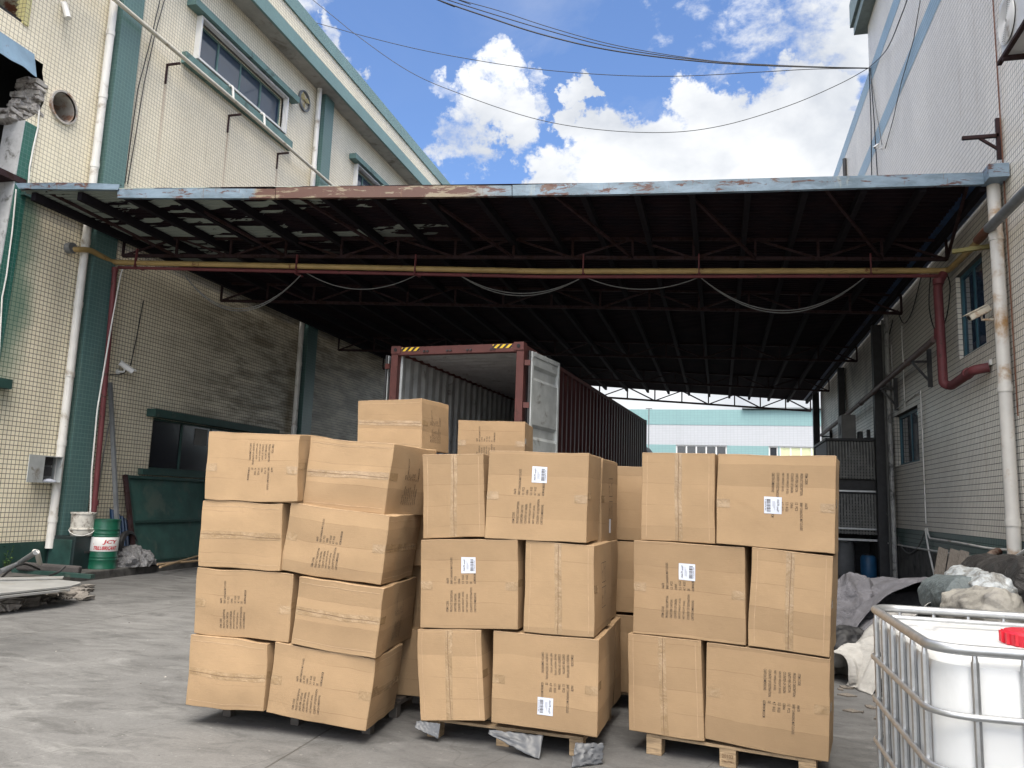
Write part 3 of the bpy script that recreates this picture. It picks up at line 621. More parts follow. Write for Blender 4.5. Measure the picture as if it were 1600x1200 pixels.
# fascia boards along the front edge, sagging a little
n_f = (F1-F0).cross(Vector((0,0,1)))
def fascia(ptsT, ptsB, mat, name='fascia_board', off=0.0, th=.012):
    m = MB(); k = len(ptsT); nn = n_f.normalized(); nn = nn if nn.y < 0 else -nn
    T = [opl(*q, F0, n_f) + nn*(.03+off) for q in ptsT]; B = [opl(*q, F0, n_f) + nn*(.03+off) for q in ptsB]
    T2 = [v-nn*th for v in T]; B2 = [v-nn*th for v in B]
    # a returned flange on top and bottom makes it a channel
    vs = T+B+T2+B2; fs = []
    for i in range(k-1): fs += [(i, i+1, k+i+1, k+i), (2*k+i, 3*k+i, 3*k+i+1, 2*k+i+1), (i, 2*k+i, 2*k+i+1, i+1), (k+i, k+i+1, 3*k+i+1, 3*k+i)]
    fs += [(0, k, 3*k, 2*k), (k-1, 3*k-1, 4*k-1, 2*k-1)]; m.add(vs, fs)
    for S_ in (T, B):
        c = S_; d = [v-nn*.07 for v in c]; w = [v+Vector((0,0,.008 if S_ is T else -.008)) for v in c]; x = [v+Vector((0,0,.008 if S_ is T else -.008)) for v in d]
        m.add(c+d+w+x, [f for i in range(k-1) for f in ((i, i+1, k+i+1, k+i), (2*k+i, 3*k+i, 3*k+i+1, 2*k+i+1), (i, 2*k+i, 2*k+i+1, i+1), (k+i, k+i+1, 3*k+i+1, 3*k+i))])
    return m.build(name, mat, CN)
M['blue_gutter'] = gutterpaint(); M['rust_steel'] = rusty('rusting painted steel', (.30,.24,.13), .72, (.13,.045,.025), 9, .7)
fascia([(28,289),(100,288),(150,289),(190,291)], [(33,296),(100,297),(150,297),(188,298)], 'blue_gutter', off=.03)
fascia([(185,297),(300,296),(431,297)], [(185,309),(300,310),(431,310)], 'blue_gutter')
fascia([(432,295),(520,293),(560,293),(700,292),(800,292)], [(432,310),(520,309),(560,309),(700,308),(800,306)], 'blue_gutter', off=.006)
fascia([(801,291),(1000,286),(1200,280),(1400,275),(1546,271)], [(801,306),(1000,303),(1200,298),(1400,292),(1546,288)], 'blue_gutter')
# side gutters against the walls
MB().box((RX-.40, 12.35, CZ-.16), (RX-.02, 36.6, CZ-.12)).box((RX-.40, 12.35, CZ-.12), (RX-.385, 36.6, CZ-.01)).build('side_gutter', plain('deep blue gutter', (.035,.085,.19), .5, var=.4, scale=5, dirt=((.03,.03,.04), .4)), CN)
MB().box((LX+.02, 10.2, CZ-.16), (LX+.10, 28.6, CZ-.02)).build('wall_beam', 'green_dark', CN)
e0 = opl(1556, 278, F0, n_f)
MB().box((RX-.28, 11.95, e0.z-.10), (RX-.02, 12.3, e0.z+.10)).build('gutter_end', 'blue_gutter', CN)
# support posts on the far right and columns at the left wall
MB().box((RX-.30, 33.9, 0), (RX-.06, 34.15, CZ-.2)).build('post', 'dark_metal', CN)
# ------------------------------------------------------------------ pipes and cables
def pipe(name, mat, pts, r, label, cat='pipe', br=.12, group=None, parts=None, n=12, sm=True):
    m = MB(); m.tube(bend(pts, br), r, n); return one(m, name, mat, label, cat, group, smooth=sm)
def pipething(name, label, cat, mat, pts, r, br=.1, joints=(), jr=1.18, jm=None, brackets=()):
    t = thing(name, label, cat, tuple(Vector(pts[0]))); m = MB(); m.tube(bend(pts, br), r, 14); m.build('pipe', mat, t, smooth=True)
    for (a, d) in joints:
        a = Vector(a); d = Vector(d).normalized()*.05; MB().tube([a-d, a+d], r*jr, 14).build('collar', jm or mat, t, smooth=True)
    for a, b, w in brackets: MB().beam(a, b, w, w*.7).build('bracket', 'dark_metal', t)
    return t
TN = Vector((TB-TA)).cross(Vector((0,0,1))).normalized(); TN = TN if TN.y < 0 else -TN
def tp(x, y, d=.10): return opl(x, y, TA+TN*d, TN)
yl = [Vector((LX+.05, L(104,388).y, L(104,388).z)), L(118,390,LX+.16), L(140,390,LX+.20), tp(176,410), tp(850,424), tp(1482,423), Rr(1521,385,RX-.15), Rr(1545,357,RX-.12)]
yp = thing('yellow_pipe', 'long yellow pipe hung across the front truss of the canopy', 'pipe', tuple(yl[3]))
MB().tube(bend(yl, .15, 6), .052, 14).build('pipe', 'yellow', yp, smooth=True)
m = MB(); m.tube([tp(185,418), tp(850,432.5), tp(1478,431)], .032, 8); m.build('lower_pipe', 'red', yp, smooth=True)
MB().tube([yl[0]-Vector((.02,0,0)), yl[0]+Vector((.10,0,0))], .10, 14).build('end_flange', 'grey_steel', yp, smooth=True)
for x in (211, 462, 648, 911, 1092, 1361):
    a = tp(x, 424 if x > 300 else 414, .16); zb = a.z-.03
    m = MB(); m.beam((a.x, a.y, zb-.02), (a.x, a.y+.02, zb+.36), .05, .02, (1,0,0)); m.beam((a.x, a.y, zb-.01), (a.x+.02, a.y+.22, zb-.01), .05, .02); m.build('hanger', 'red', yp)
# downpipes
def downpipe(name_label, X, y, z0, z1, r, m='pvc', cols=()):
    t = thing('downpipe', name_label, 'downpipe', (X, y, z0)); MB().tube([(X, y, z0), (X, y, z1)], r, 16).build('pipe', m, t, smooth=True)
    for z in cols: MB().tube([(X, y, z-.05), (X, y, z+.05)], r*1.13, 16).build('collar', m, t, smooth=True)
    return t
d1y = L(145,285,LX+.11).y
downpipe('white downpipe beside the first teal pilaster of the left building', LX+.11, d1y, .5, 13.46, .072, cols=(1.0, 2.35, 3.6, 4.9, 6.1, 7.6, 9.0, 10.3))
MB()
d2y = L(500,135,LX+.11).y
downpipe('grey white downpipe beside the second, farther pilaster of the left building', LX+.11, d2y, .2, 13.46, .072, cols=(3.4, 5.2, 7.5, 9.2, 11))
rp = [Rr(1552,300,RX-.13), Rr(1585,893,RX-.13)]
rpy = Rr(1570,600,RX-.13).y
t = downpipe('thick rust-stained white downpipe down the front of the right wall', RX-.13, rpy, .05, CZ-.2, .088, m=plain('rust stained pvc', (.64,.62,.58), .4, var=.12, scale=2.5, dirt=((.33,.18,.06), .34)), cols=(1.55, 3.4, 5.6))
MB().beam((RX-.02, rpy-.12, .95), (RX-.28, rpy-.12, .95), .03, .03).build('bracket', 'dark_metal', t)
# red pipe down the left pilaster, white hose and grey conduit beside it
a = L(180,418,LX+.26); b = L(146,800,LX+.24)
pipething('red_pipe', 'dull red pipe running down the left pilaster from the yellow pipe', 'pipe', 'red', [(a.x, a.y, a.z), (b.x, b.y+.02, .75)], .048, joints=[((a.x, a.y, a.z-.05), (0,0,1)), ((b.x, b.y+.02, 1.3), (0,0,1))])
hz = [L(205,414,LX+.30), L(192,417,LX+.30), L(187,436,LX+.30), L(172,520,LX+.32), L(152,640,LX+.34), L(143,740,LX+.36), L(141,806,LX+.38)]
m = MB(); m.tube(bend(hz, .1), .014, 8); one(m, 'white_hose', 'cable_white', 'thin white hose hanging in front of the dull red pipe', 'hose', smooth=True)
m = MB(); m.tube(bend([(LX+.17, b.y+.26, 3.1), (LX+.17, b.y+.16, 2.2), (LX+.17, b.y+.10, .6)], .2), .013, 8); one(m, 'grey_conduit', 'cable_grey', 'thin grey conduit just right of the dull red pipe', 'conduit', smooth=True)
# leaning grey bar
q0, q1 = L(172,598,LX+.10), oz(186,884,.15)
MB(); one(MB().beam(q1, (q0.x, q0.y, q0.z), .075, .05), 'leaning_bar', 'grey_steel', 'long grey steel bar leaning on the left wall beside the green drum', 'steel bar')
# high pipe along the left wall on brackets
uz = L(400,186,LX+.28).z
up_ = thing('wall_pipe', 'cream pipe carried on brackets below the upper windows of the left building', 'pipe', (LX+.28, 9, uz))
MB().tube([(LX+.28, 4, uz+.25), (LX+.28, L(180,0,LX+.28).y, L(180,0,LX+.28).z), (LX+.28, L(400,186,LX+.28).y, uz), (LX+.28, L(522,292,LX+.28).y+2, L(522,292,LX+.28).z-.05)], .045, 10).build('pipe', plain('cream pipe', (.62,.58,.49), .5, var=.12, dirt=((.3,.24,.16), .2)), up_, smooth=True)
for q in ((278,98), (373,178), (448,238)):
    v = L(*q, LX+.28); m = MB(); m.box((LX, v.y-.02, v.z-.04), (LX+.34, v.y+.02, v.z-.0)); m.box((LX, v.y-.02, v.z-.45), (LX+.03, v.y+.02, v.z)); m.build('bracket', 'truss', up_)
v = L(362,140,LX+.2); m = MB(); m.tube(bend([(LX-.05, v.y+.02, v.z+.10), (LX+.22, v.y, v.z+.10), (LX+.27, v.y, v.z-.25)], .08), .03, 10); one(m, 'drain_elbow', 'pvc', 'nearer short white drain elbow coming out below the upper window', 'drain pipe', smooth=True)
v = L(411,183,LX+.2); m = MB(); m.tube(bend([(LX-.05, v.y+.02, v.z+.10), (LX+.22, v.y, v.z+.10), (LX+.27, v.y, v.z-.25)], .08), .03, 10); one(m, 'drain_elbow', 'pvc', 'farther short white drain elbow below the right part of the upper window', 'drain pipe', smooth=True)
v = L(98,8,LX); one(MB().tube([(LX-.1, v.y, v.z+.02), (LX+.03, v.y, v.z+.02), (LX+.16, v.y, v.z-.28)], .055, 12), 'drain_stub', 'pvc', 'short white drain stub near the top of the left wall', 'drain pipe', smooth=True)
m = MB(); q = [L(59,172), L(57,200), L(50,230), L(44,262), L(42,290)]; m.tube([(LX+.03, v.y, v.z) for v in q], .014, 6); one(m, 'white_wire', 'cable_white', 'thin white conduit running down from the broken brickwork', 'conduit', smooth=True)
m = MB(); q = [L(23,296), L(17,360), L(8,430), L(1,465), L(-4,560)]; m.tube([(LX+.03, v.y, v.z) for v in q], .012, 6); one(m, 'white_rope', 'cable_white', 'frayed white cord over the green strip at the far left', 'cord', smooth=True)
# cables down the left wall
for i, (pp, lab) in enumerate(([[(247,0),(233,60),(212,140),(203,205),(192,287)], 'left one of the two black cables drooping right of the first pilaster'], [[(254,0),(240,50),(222,130),(209,210),(196,288)], 'right one of the two black cables drooping right of the first pilaster'])):
    m = MB(); m.tube([(LX+.05, L(*q).y, L(*q).z) for q in pp], .010, 6); one(m, 'cable', 'cable', lab, 'cable', 'cables down the left wall', smooth=True)
m = MB(); m.tube(bend([L(224,470,LX+.03), L(213,530,LX+.04), L(203,575,LX+.08), L(190,586,LX+.05), L(172,585,LX+.03)], .3), .010, 6); one(m, 'camera_cable', 'cable', 'black cable curving down to the left security camera', 'cable', smooth=True)
# overhead wires to the corner of the right building
HK = Rr(1358, 102, RX-.05); HK = Vector((RX-.05, 21.6, HK.z))
def wire(p, q, lab, r=.022, nm='overhead_wire', g='overhead wires', mat='cable', pts=None):
    m = MB(); m.tube(pts or curve_pts(p, q, 0), r, 6); return one(m, nm, mat, lab, 'wire', g, smooth=True)
def wire_px(px, Y0, Y1, lab, r, hook=True):
    P = [oy(x, y, Y0+(Y1-Y0)*i/(len(px)-1)) for i, (x, y) in enumerate(px)]
    if hook: P[-1] = HK.copy()
    P.insert(0, P[0]+(P[0]-P[1]).normalized()*14)
    # smooth through the points
    out = []
    for i in range(len(P)-1):
        a, b, c, d = P[max(0, i-1)], P[i], P[i+1], P[min(len(P)-1, i+2)]
        for k in range(6):
            t = k/6; out.append(.5*((2*b)+(c-a)*t+(2*a-5*b+4*c-d)*t*t+(3*b-a-3*c+d)*t**3))
    wire(None, None, lab, r, pts=out+[P[-1]])
wire_px([(640,-18),(690,2),(760,26),(840,52),(930,74),(1020,88),(1130,99),(1240,104),(1358,101)], 17, 21.6, 'thickest overhead wire sweeping from the top of the sky to the right corner', .020)
wire_px([(650,-16),(700,0),(770,22),(850,46),(940,70),(1030,86),(1130,97),(1240,103),(1358,102)], 17.3, 21.6, 'middle overhead wire running just above the thickest one', .014)
wire_px([(668,-18),(712,-2),(780,17),(860,43),(950,68),(1040,85),(1140,98),(1240,104),(1358,103)], 17.6, 21.6, 'upper overhead wire of the bundle sweeping to the right corner', .011)
wire_px([(495,36),(560,54),(640,74),(720,90),(830,107),(950,117),(1060,119),(1180,113),(1270,108),(1358,103)], 24, 21.6, 'thin overhead wire from the left parapet crossing the blue sky', .012)
wire_px([(484,-4),(560,57),(640,112),(720,147),(830,184),(930,202),(1040,207),(1130,196),(1230,166),(1310,132),(1358,104)], 23, 21.6, 'lowest thin overhead wire sagging across the white clouds', .011)
wire_px([(1358,102),(1385,78),(1410,20),(1424,-20)][::-1], 14, 21.6, 'loose wire curving up the right wall from the corner', .012)
for (a, b, c, lab) in (((1358,106),(1361,190),(1362,276),'black cable dropping straight from the wire corner to the canopy'), ((1360,106),(1366,190),(1371,276),'rusty brown cable dropping beside the black one from the wire corner')):
    m = MB(); m.tube([(RX-.04, Rr(*q, RX-.04).y, Rr(*q, RX-.04).z) for q in (a, b, c)], .014, 6); one(m, 'wall_cable', 'cable' if 'black' in lab else 'truss', lab, 'cable', 'cables dropping down the right wall', smooth=True)
for (qs, lab) in (([(1438,0),(1428,60),(1408,130),(1396,185),(1383,232)], 'grey cable coming down the upper right wall to the small camera'), ([(1360,112),(1368,165),(1378,226)], 'thin grey cable from the wire corner to the small camera')):
    m = MB(); m.tube([(RX-.04, Rr(*q, RX-.04).y, Rr(*q, RX-.04).z) for q in qs], .010, 6); one(m, 'camera_wire', 'cable_grey', lab, 'cable', smooth=True)
m = MB(); m.tube([(RX-.06, 25.9, 6.7), (RX-.06, 25.9, 12.9)], .06, 8); one(m, 'wall_downpipe', 'dark_metal', 'dark vertical pipe on the low far part of the right building', 'downpipe', smooth=True)
# cables sagging under the yellow pipe
for (a, b, low, lab) in (((290,432),(470,430),486,'first sagging cable loop under the yellow pipe, near the left wall'), ((478,426),(650,430),452,'second sagging cable loop under the yellow pipe'),
     ((718,430),(905,436),462,'third sagging cable loop, in the middle below the yellow pipe'), ((912,432),(1090,434),452,'fourth sagging cable loop, very shallow, right of the middle'), ((1095,434),(1350,434),489,'largest sagging cable loop, at the right under the yellow pipe')):
    for q in range(2 if low > 460 else 1):
        A, B = tp(*a, .05+.03*q), tp(*b, .05+.03*q); mid = tp((a[0]+b[0])/2, low-3*q, .05); sag = (A.z+B.z)/2-mid.z
        m = MB(); m.tube(curve_pts(A, B, sag, 20), .009, 6)
        if q == 0: root = one(m, 'sagging_cable', 'cable_grey', lab, 'cable', 'cable loops under the yellow pipe', smooth=True)
        else: m.build('second_strand', 'cable_grey', root, smooth=True)
# ------------------------------------------------------------------ shipping container on its trailer
AY = math.atan2(.08, 1.0); ca = Vector((math.sin(AY), math.cos(AY), 0)); cx = Vector((math.cos(AY), -math.sin(AY), 0)); cO = Vector((-5.53, 12.52, 0))
ZT, ZB = 4.19, 1.35
def cc(u, v, z): w = cO+cx*u+ca*v; return Vector((w.x, w.y, z))
CT = thing('shipping_container', 'open dark red forty foot shipping container with empty grey interior', 'container', tuple(cc(1.22, 0, ZB)))
M['cont_red'] = rusty('oxide red container paint', (.105,.034,.030), .15, (.07,.03,.02), 5, .6)
M['cont_out'] = rusty('dark container side paint', (.060,.019,.020), .10, (.07,.03,.02), 5, .42)
M['cont_grey'] = plain('grey container interior paint', (.43,.455,.46), .5, var=.2, scale=4, dirt=((.16,.15,.14), .12))
CW, CLn = 2.44, 11.95
def cbox(m, u0, u1, v0, v1, z0, z1):
    return m.hexa([cc(u0,v0,z0), cc(u1,v0,z0), cc(u1,v1,z0), cc(u0,v1,z0), cc(u0,v0,z1), cc(u1,v0,z1), cc(u1,v1,z1), cc(u0,v1,z1)])
cf = MB()
cbox(cf, 0, .13, 0, .16, ZB, ZT-.12); cbox(cf, CW-.13, CW, 0, .16, ZB, ZT-.12); cbox(cf, 0, CW, .0, .13, ZB, ZB+.14)
cbox(cf, 0, .10, .16, CLn, ZB, ZB+.14); cbox(cf, CW-.10, CW, .16, CLn, ZB, ZB+.14); cbox(cf, 0, .07, .16, CLn, ZT-.10, ZT-.02); cbox(cf, CW-.07, CW, .16, CLn, ZT-.10, ZT-.02)
cbox(cf, 0, .16, CLn-.16, CLn, ZB, ZT); cbox(cf, CW-.16, CW, CLn-.16, CLn, ZB, ZT); cbox(cf, .16, CW-.16, CLn-.13, CLn, ZT-.12, ZT-.02); cbox(cf, .14, CW-.14, .14, CLn-.1, ZB+.0, ZB+.03)
cf.build('frame', 'cont_red', CT, bevel=.006)
hd = MB(); cbox(hd, .13, CW-.13, -.005, .12, ZT-.15, ZT-.01); ho = hd.build('header', 'cont_red', CT, bevel=.006)
for u0 in (0, CW-.18):
    m = MB(); cbox(m, u0, u0+.18, -.02, .16, ZT-.13, ZT+.01); co = m.build('corner_casting', 'cont_red', CT, bevel=.008)
    c = cc(u0+.09, -.024, ZT-.06); MB().lathe(c, [(.032, 0), (.032, .008), (.0, .009)], 16, tuple(-ca), caps=False).build('casting_hole', 'dark', co)
haz = NT('hazard stripe'); tcx = haz.pos(); sp = haz.n('ShaderNodeSeparateXYZ'); haz.lk(tcx, sp.inputs[0])
st = haz.math('FRACT', haz.math('MULTIPLY', haz.math('SUBTRACT', sp.outputs[0], sp.outputs[2]), 9.5)); haz.done(haz.mix(haz.ramp(st, .47, .53), (.01,.01,.012), (.75,.50,.03)), .5); M['hazard'] = haz.m
for u0 in (.20, CW-.55):
    m = MB(); cbox(m, u0, u0+.34, -.009, -.006, ZT-.085, ZT-.02); m.build('hazard_tape', 'hazard', ho)
m = MB()
for u0 in (.62, 1.05, 1.42, 1.85):
    for k in (0, .06): cbox(m, u0+k, u0+k+.035, -.03, -.004, ZT-.11, ZT-.085)
m.build('door_keeper', 'dark_metal', ho)
def corr(m, fixed, a0, a1, z0, z1, amp, along, sgn, pitch=.28):
    """vertical corrugation of a side panel running along the depth"""
    n = int((a1-a0)/pitch); P = []
    for k in range(n):
        for f, o in ((0, 0), (.25, 0), (.5, 1), (.75, 1)): P.append((a0+(k+f)*pitch, o*amp*sgn))
    P.append((a1, 0)); vs = []
    for a, o in P:
        if along == 'v': vs += [cc(fixed+o, a, z0), cc(fixed+o, a, z1)]
        else: vs += [cc(z0, a, fixed+o), cc(z1, a, fixed+o)]
    m.add(vs, [(2*i, 2*i+2, 2*i+3, 2*i+1) for i in range(len(P)-1)])
m = MB(); corr(m, CW-.004, .16, CLn-.16, ZB+.14, ZT-.10, -.040, 'v', 1, .32); m.build('side_panel', 'cont_out', CT)
m = MB(); corr(m, .004, .16, CLn-.16, ZB+.14, ZT-.10, .040, 'v', 1, .32); m.build('side_panel', 'cont_out', CT)
m = MB(); corr(m, CW-.016, .16, CLn-.16, ZB+.14, ZT-.10, -.040, 'v', 1, .32); m.build('inner_panel', 'cont_grey', CT)
m = MB(); corr(m, .016, .16, CLn-.16, ZB+.14, ZT-.10, .040, 'v', 1, .32); m.build('inner_panel', 'cont_grey', CT)
m = MB(); corr(m, ZT-.045, .12, CLn-.1, .03, CW-.03, -.028, 'h', 1, .30); m.build('ceiling_panel', 'cont_grey', CT)
m = MB(); corr(m, ZT-.030, .12, CLn-.1, .03, CW-.03, -.028, 'h', 1, .30); m.build('roof_panel', 'cont_out', CT)
m = MB(); cbox(m, .1, CW-.1, CLn-.12, CLn-.1, ZB+.03, ZT-.1); m.build('end_panel', 'cont_grey', CT)
m = MB(); cbox(m, .13, .17, .12, .155, ZB+.1, ZT-.15); cbox(m, .06, .13, .165, .17, ZB, ZT-.12); m.build('inner_post_lining', 'cont_grey', CT)
# doors folded back along both sides; the right one shows its grey inner face
def door(side):
    sx = CW+.10 if side > 0 else -.10; D = 1.17; ang = R(7)*side
    def dd(a, o, z):   # a along the door from the hinge, o outwards
        hx = cc(sx, .05, z); dv = (ca*math.cos(ang)+cx*math.sin(ang)); nv = (cx*math.cos(ang)-ca*math.sin(ang))*side
        w = hx+dv*a+nv*o; w.z = z; return w
    z0, z1 = ZB+.06, ZT-.14; m = MB()
    prof = []   # horizontal ridges of the inner face
    zs_ = [z0+.10]; k = 0
    body = MB(); zz_ = [z0, z0+.1]; oo = [.0, .0]
    N_ = 5; seg = (z1-z0-.2)/N_
    for k in range(N_):
        b = z0+.1+k*seg
        if k == N_-2: zz_ += [b+seg*.5]; oo += [0]; continue
        for f, o in ((.25, 0), (.36, -.035), (.64, -.035), (.75, 0)): zz_.append(b+seg*f); oo.append(o)
    zz_ += [z1-.1, z1]; oo += [0, 0]
    vs = []
    for z, o in zip(zz_, oo): vs += [dd(.05, o+.02, z), dd(D-.05, o+.02, z)]
    n2 = len(zz_); vs += [dd(.05, -.02, z0), dd(D-.05, -.02, z0), dd(.05, -.02, z1), dd(D-.05, -.02, z1)]
    fs = [(2*i, 2*i+1, 2*i+3, 2*i+2) for i in range(n2-1)]+[(2*n2, 2*n2+2, 2*n2+3, 2*n2+1)]
    body.add(vs, fs); do = body.build('door', 'cont_grey', CT)
    fr = MB()
    for a0, a1, zz0, zz1 in ((0, .07, z0, z1), (D-.07, D, z0, z1), (.07, D-.07, z0, z0+.08), (.07, D-.07, z1-.08, z1)):
        fr.hexa([dd(a0, -.03, zz0), dd(a1, -.03, zz0), dd(a1, .035, zz0), dd(a0, .035, zz0), dd(a0, -.03, zz1), dd(a1, -.03, zz1), dd(a1, .035, zz1), dd(a0, .035, zz1)])
    fr.build('door_frame', 'cont_grey', do, bevel=.008)
    g = MB(); g.beam(dd(-.015, .0, z0), dd(-.015, .0, z1), .03, .05, (0,1,0)); g.build('door_gasket', 'cable', do)
    b = MB()
    for a in (.35, .75): b.tube([dd(a, -.07, z0-.05), dd(a, -.07, z1+.05)], .018, 8)
    b.build('lock_bar', 'galv', do, smooth=True)
    for z in (z0+.25, z0+1.1, z1-.9, z1-.2): MB().beam(cc(sx-.08*side, -.01, z), cc(sx+.01*side, .02, z), .03, .09).build('hinge', 'cont_red', do)
    return do
door(1); door(-1)
TR = thing('container_trailer', 'dark wheeled trailer carrying the open shipping container', 'trailer', tuple(cc(1.22, 1, 0)))
m = MB(); cbox(m, .72, .86, -.1, 12.3, .95, ZB-.01); cbox(m, 1.58, 1.72, -.1, 12.3, .95, ZB-.01)
for v in (0, 3, 6, 9, 12): cbox(m, .05, 2.39, v, v+.15, 1.15, ZB-.02)
m.build('chassis', 'dark_metal', TR)
for v in (1.4, 2.7, 4.0):
    for u in (.35, 2.09):
        w = MB().lathe(cc(u, v, .52)-cx*.15, [(.30,0),(.48,.0),(.52,.05),(.52,.25),(.48,.30),(.30,.30)], 28, tuple(cx)).build('wheel', 'cable', TR, smooth=True)
        MB().lathe(cc(u, v, .52)-cx*.14, [(.05,0),(.29,.02),(.29,.27),(.05,.29)], 20, tuple(cx)).build('rim', 'grey_steel', w, smooth=True)
TK = thing('truck_cab', 'dark truck cab seen past the far end of the container', 'truck', tuple(cc(1.5, 14, 0)))
m = MB(); cbox(m, .1, 2.62, 12.5, 14.6, 1.0, 3.15); m.hexa([cc(.3,12.6,3.16), cc(2.40,12.6,3.16), cc(2.40,14.4,3.16), cc(.3,14.4,3.16), cc(.5,12.8,3.5), cc(2.2,12.8,3.5), cc(2.2,14,3.5), cc(.5,14,3.5)]); m.build('cab', plain('dark cab paint', (.02,.02,.025), .4), TK, bevel=.08)
m = MB(); cbox(m, .7, 1.8, 12.4, 17.5, .7, 1.0); m.build('frame', 'dark_metal', TK)
m = MB(); cbox(m, 2.66, 2.86, 12.9, 13.2, 2.0, 2.7); cbox(m, 2.6, 2.7, 13.0, 13.1, 2.3, 2.36); m.build('mirror', 'cable', TK, bevel=.03)
m = MB(); cbox(m, 2.621, 2.63, 13.2, 14.2, 2.0, 2.9); m.build('side_window', 'glass_dirty', TK)
for v in (13.4, 16.9):
    for u in (.35, 2.09): MB().lathe(cc(u, v, .5)-cx*.15, [(.05,0),(.46,.0),(.5,.05),(.5,.25),(.46,.30),(.05,.30)], 24, tuple(cx)).build('wheel', 'cable', TK, smooth=True)
# ------------------------------------------------------------------ cartons
LEFT = ['ITEM CODE:', 'PRODUCT DESCRIPTION:', 'UNITS PER CARTON:', 'COUNTRY OF ORIGIN:', 'GROSS WEIGHT (KGS):', 'NET WEIGHT (KGS):', 'COUNTRY OF DESTINATION:', 'CARTON DIMENSIONS:']
RIGHT = ['A6678', 'BABY CHANGING MAT CLOUDS', '12  PCS', 'CHINA', '5.5  KGS', '4.7  KGS', 'DE', '62CMX46CMX53CM']
def print_block(cols, k=1.0):
    """all the printing of one carton, in metres, reading along +x, first line on top (y=0)"""
    vs, fs = [], []
    for col, x0 in cols:
        for i, t in enumerate(col):
            v, f = text2d(t, len(t)*.0077*k, .0175*k); o = len(vs)
            vs += [(x+x0*k, y-.031*k*i) for x, y in v]; fs += [tuple(o+a for a in q) for q in f]
    return vs, fs
def label_block():
    vs, fs = [], []
    def put(t, x0, y0, w, h):
        v, f = text2d(t, w, h); o = len(vs); vs.extend([(x+x0, y+y0) for x, y in v]); fs.extend([tuple(o+a for a in q) for q in f])
    def bar(x0, y0, x1, y1): o = len(vs); vs.extend([(x0,y0),(x1,y0),(x1,y1),(x0,y1)]); fs.append((o,o+1,o+2,o+3))
    put('A6678', .010, .078, .040, .014); put('small^', .056, .076, .034, .014)
    for k in range(3): bar(.022, .064-.006*k, .080-.012*k, .0655-.006*k)
    rr = random.Random(5); x = .012
    while x < .088: w = rr.choice((.0012, .0022, .0035)); bar(x, .014, x+w, .038); x += w+rr.choice((.0014, .0024, .003))
    put('4 260474 681', .014, .004, .07, .007)
    return vs, fs
class Face:
    """a bowed rectangular face of a carton between four corners; s to the right, t upwards"""
    def __init__(s, bl, br, tr, tl, seed, bulge):
        s.c = (bl, br, tr, tl); s.w = ((br-bl).length+(tr-tl).length)/2; s.h = ((tl-bl).length+(tr-br).length)/2
        s.n = (br-bl).cross(tl-bl).normalized(); s.seed = seed; s.bulge = bulge; s.k = WOB[0]
    def at(s, a, b, off=0.0):
        bl, br, tr, tl = s.c; P = (bl*(1-a)+br*a)*(1-b)+(tl*(1-a)+tr*a)*b
        e = math.sin(math.pi*min(1, max(0, a)))*math.sin(math.pi*min(1, max(0, b)))
        P = P+s.n*(s.bulge*e+off); q = P*2.3+Vector((s.seed*3.1, s.seed*1.7, 0))
        nz = noise.noise_vector(q)*.008+noise.noise_vector(P*7.0+Vector((s.seed, 0, 5)))*.0034
        return P+nz*s.k
    def m(s, x, y, off): return s.at(x/s.w, y/s.h, off)
CARDN = [0]; WOB = [1.0]
GRP = 'brown cardboard cartons stacked on pallets'
def strip(face, x0, y0, x1, y1, off, nu=10, nv=2):
    m = MB(); m.grid(lambda a, b: face.m(x0+(x1-x0)*a, y0+(y1-y0)*b, off), nu, nv); return m
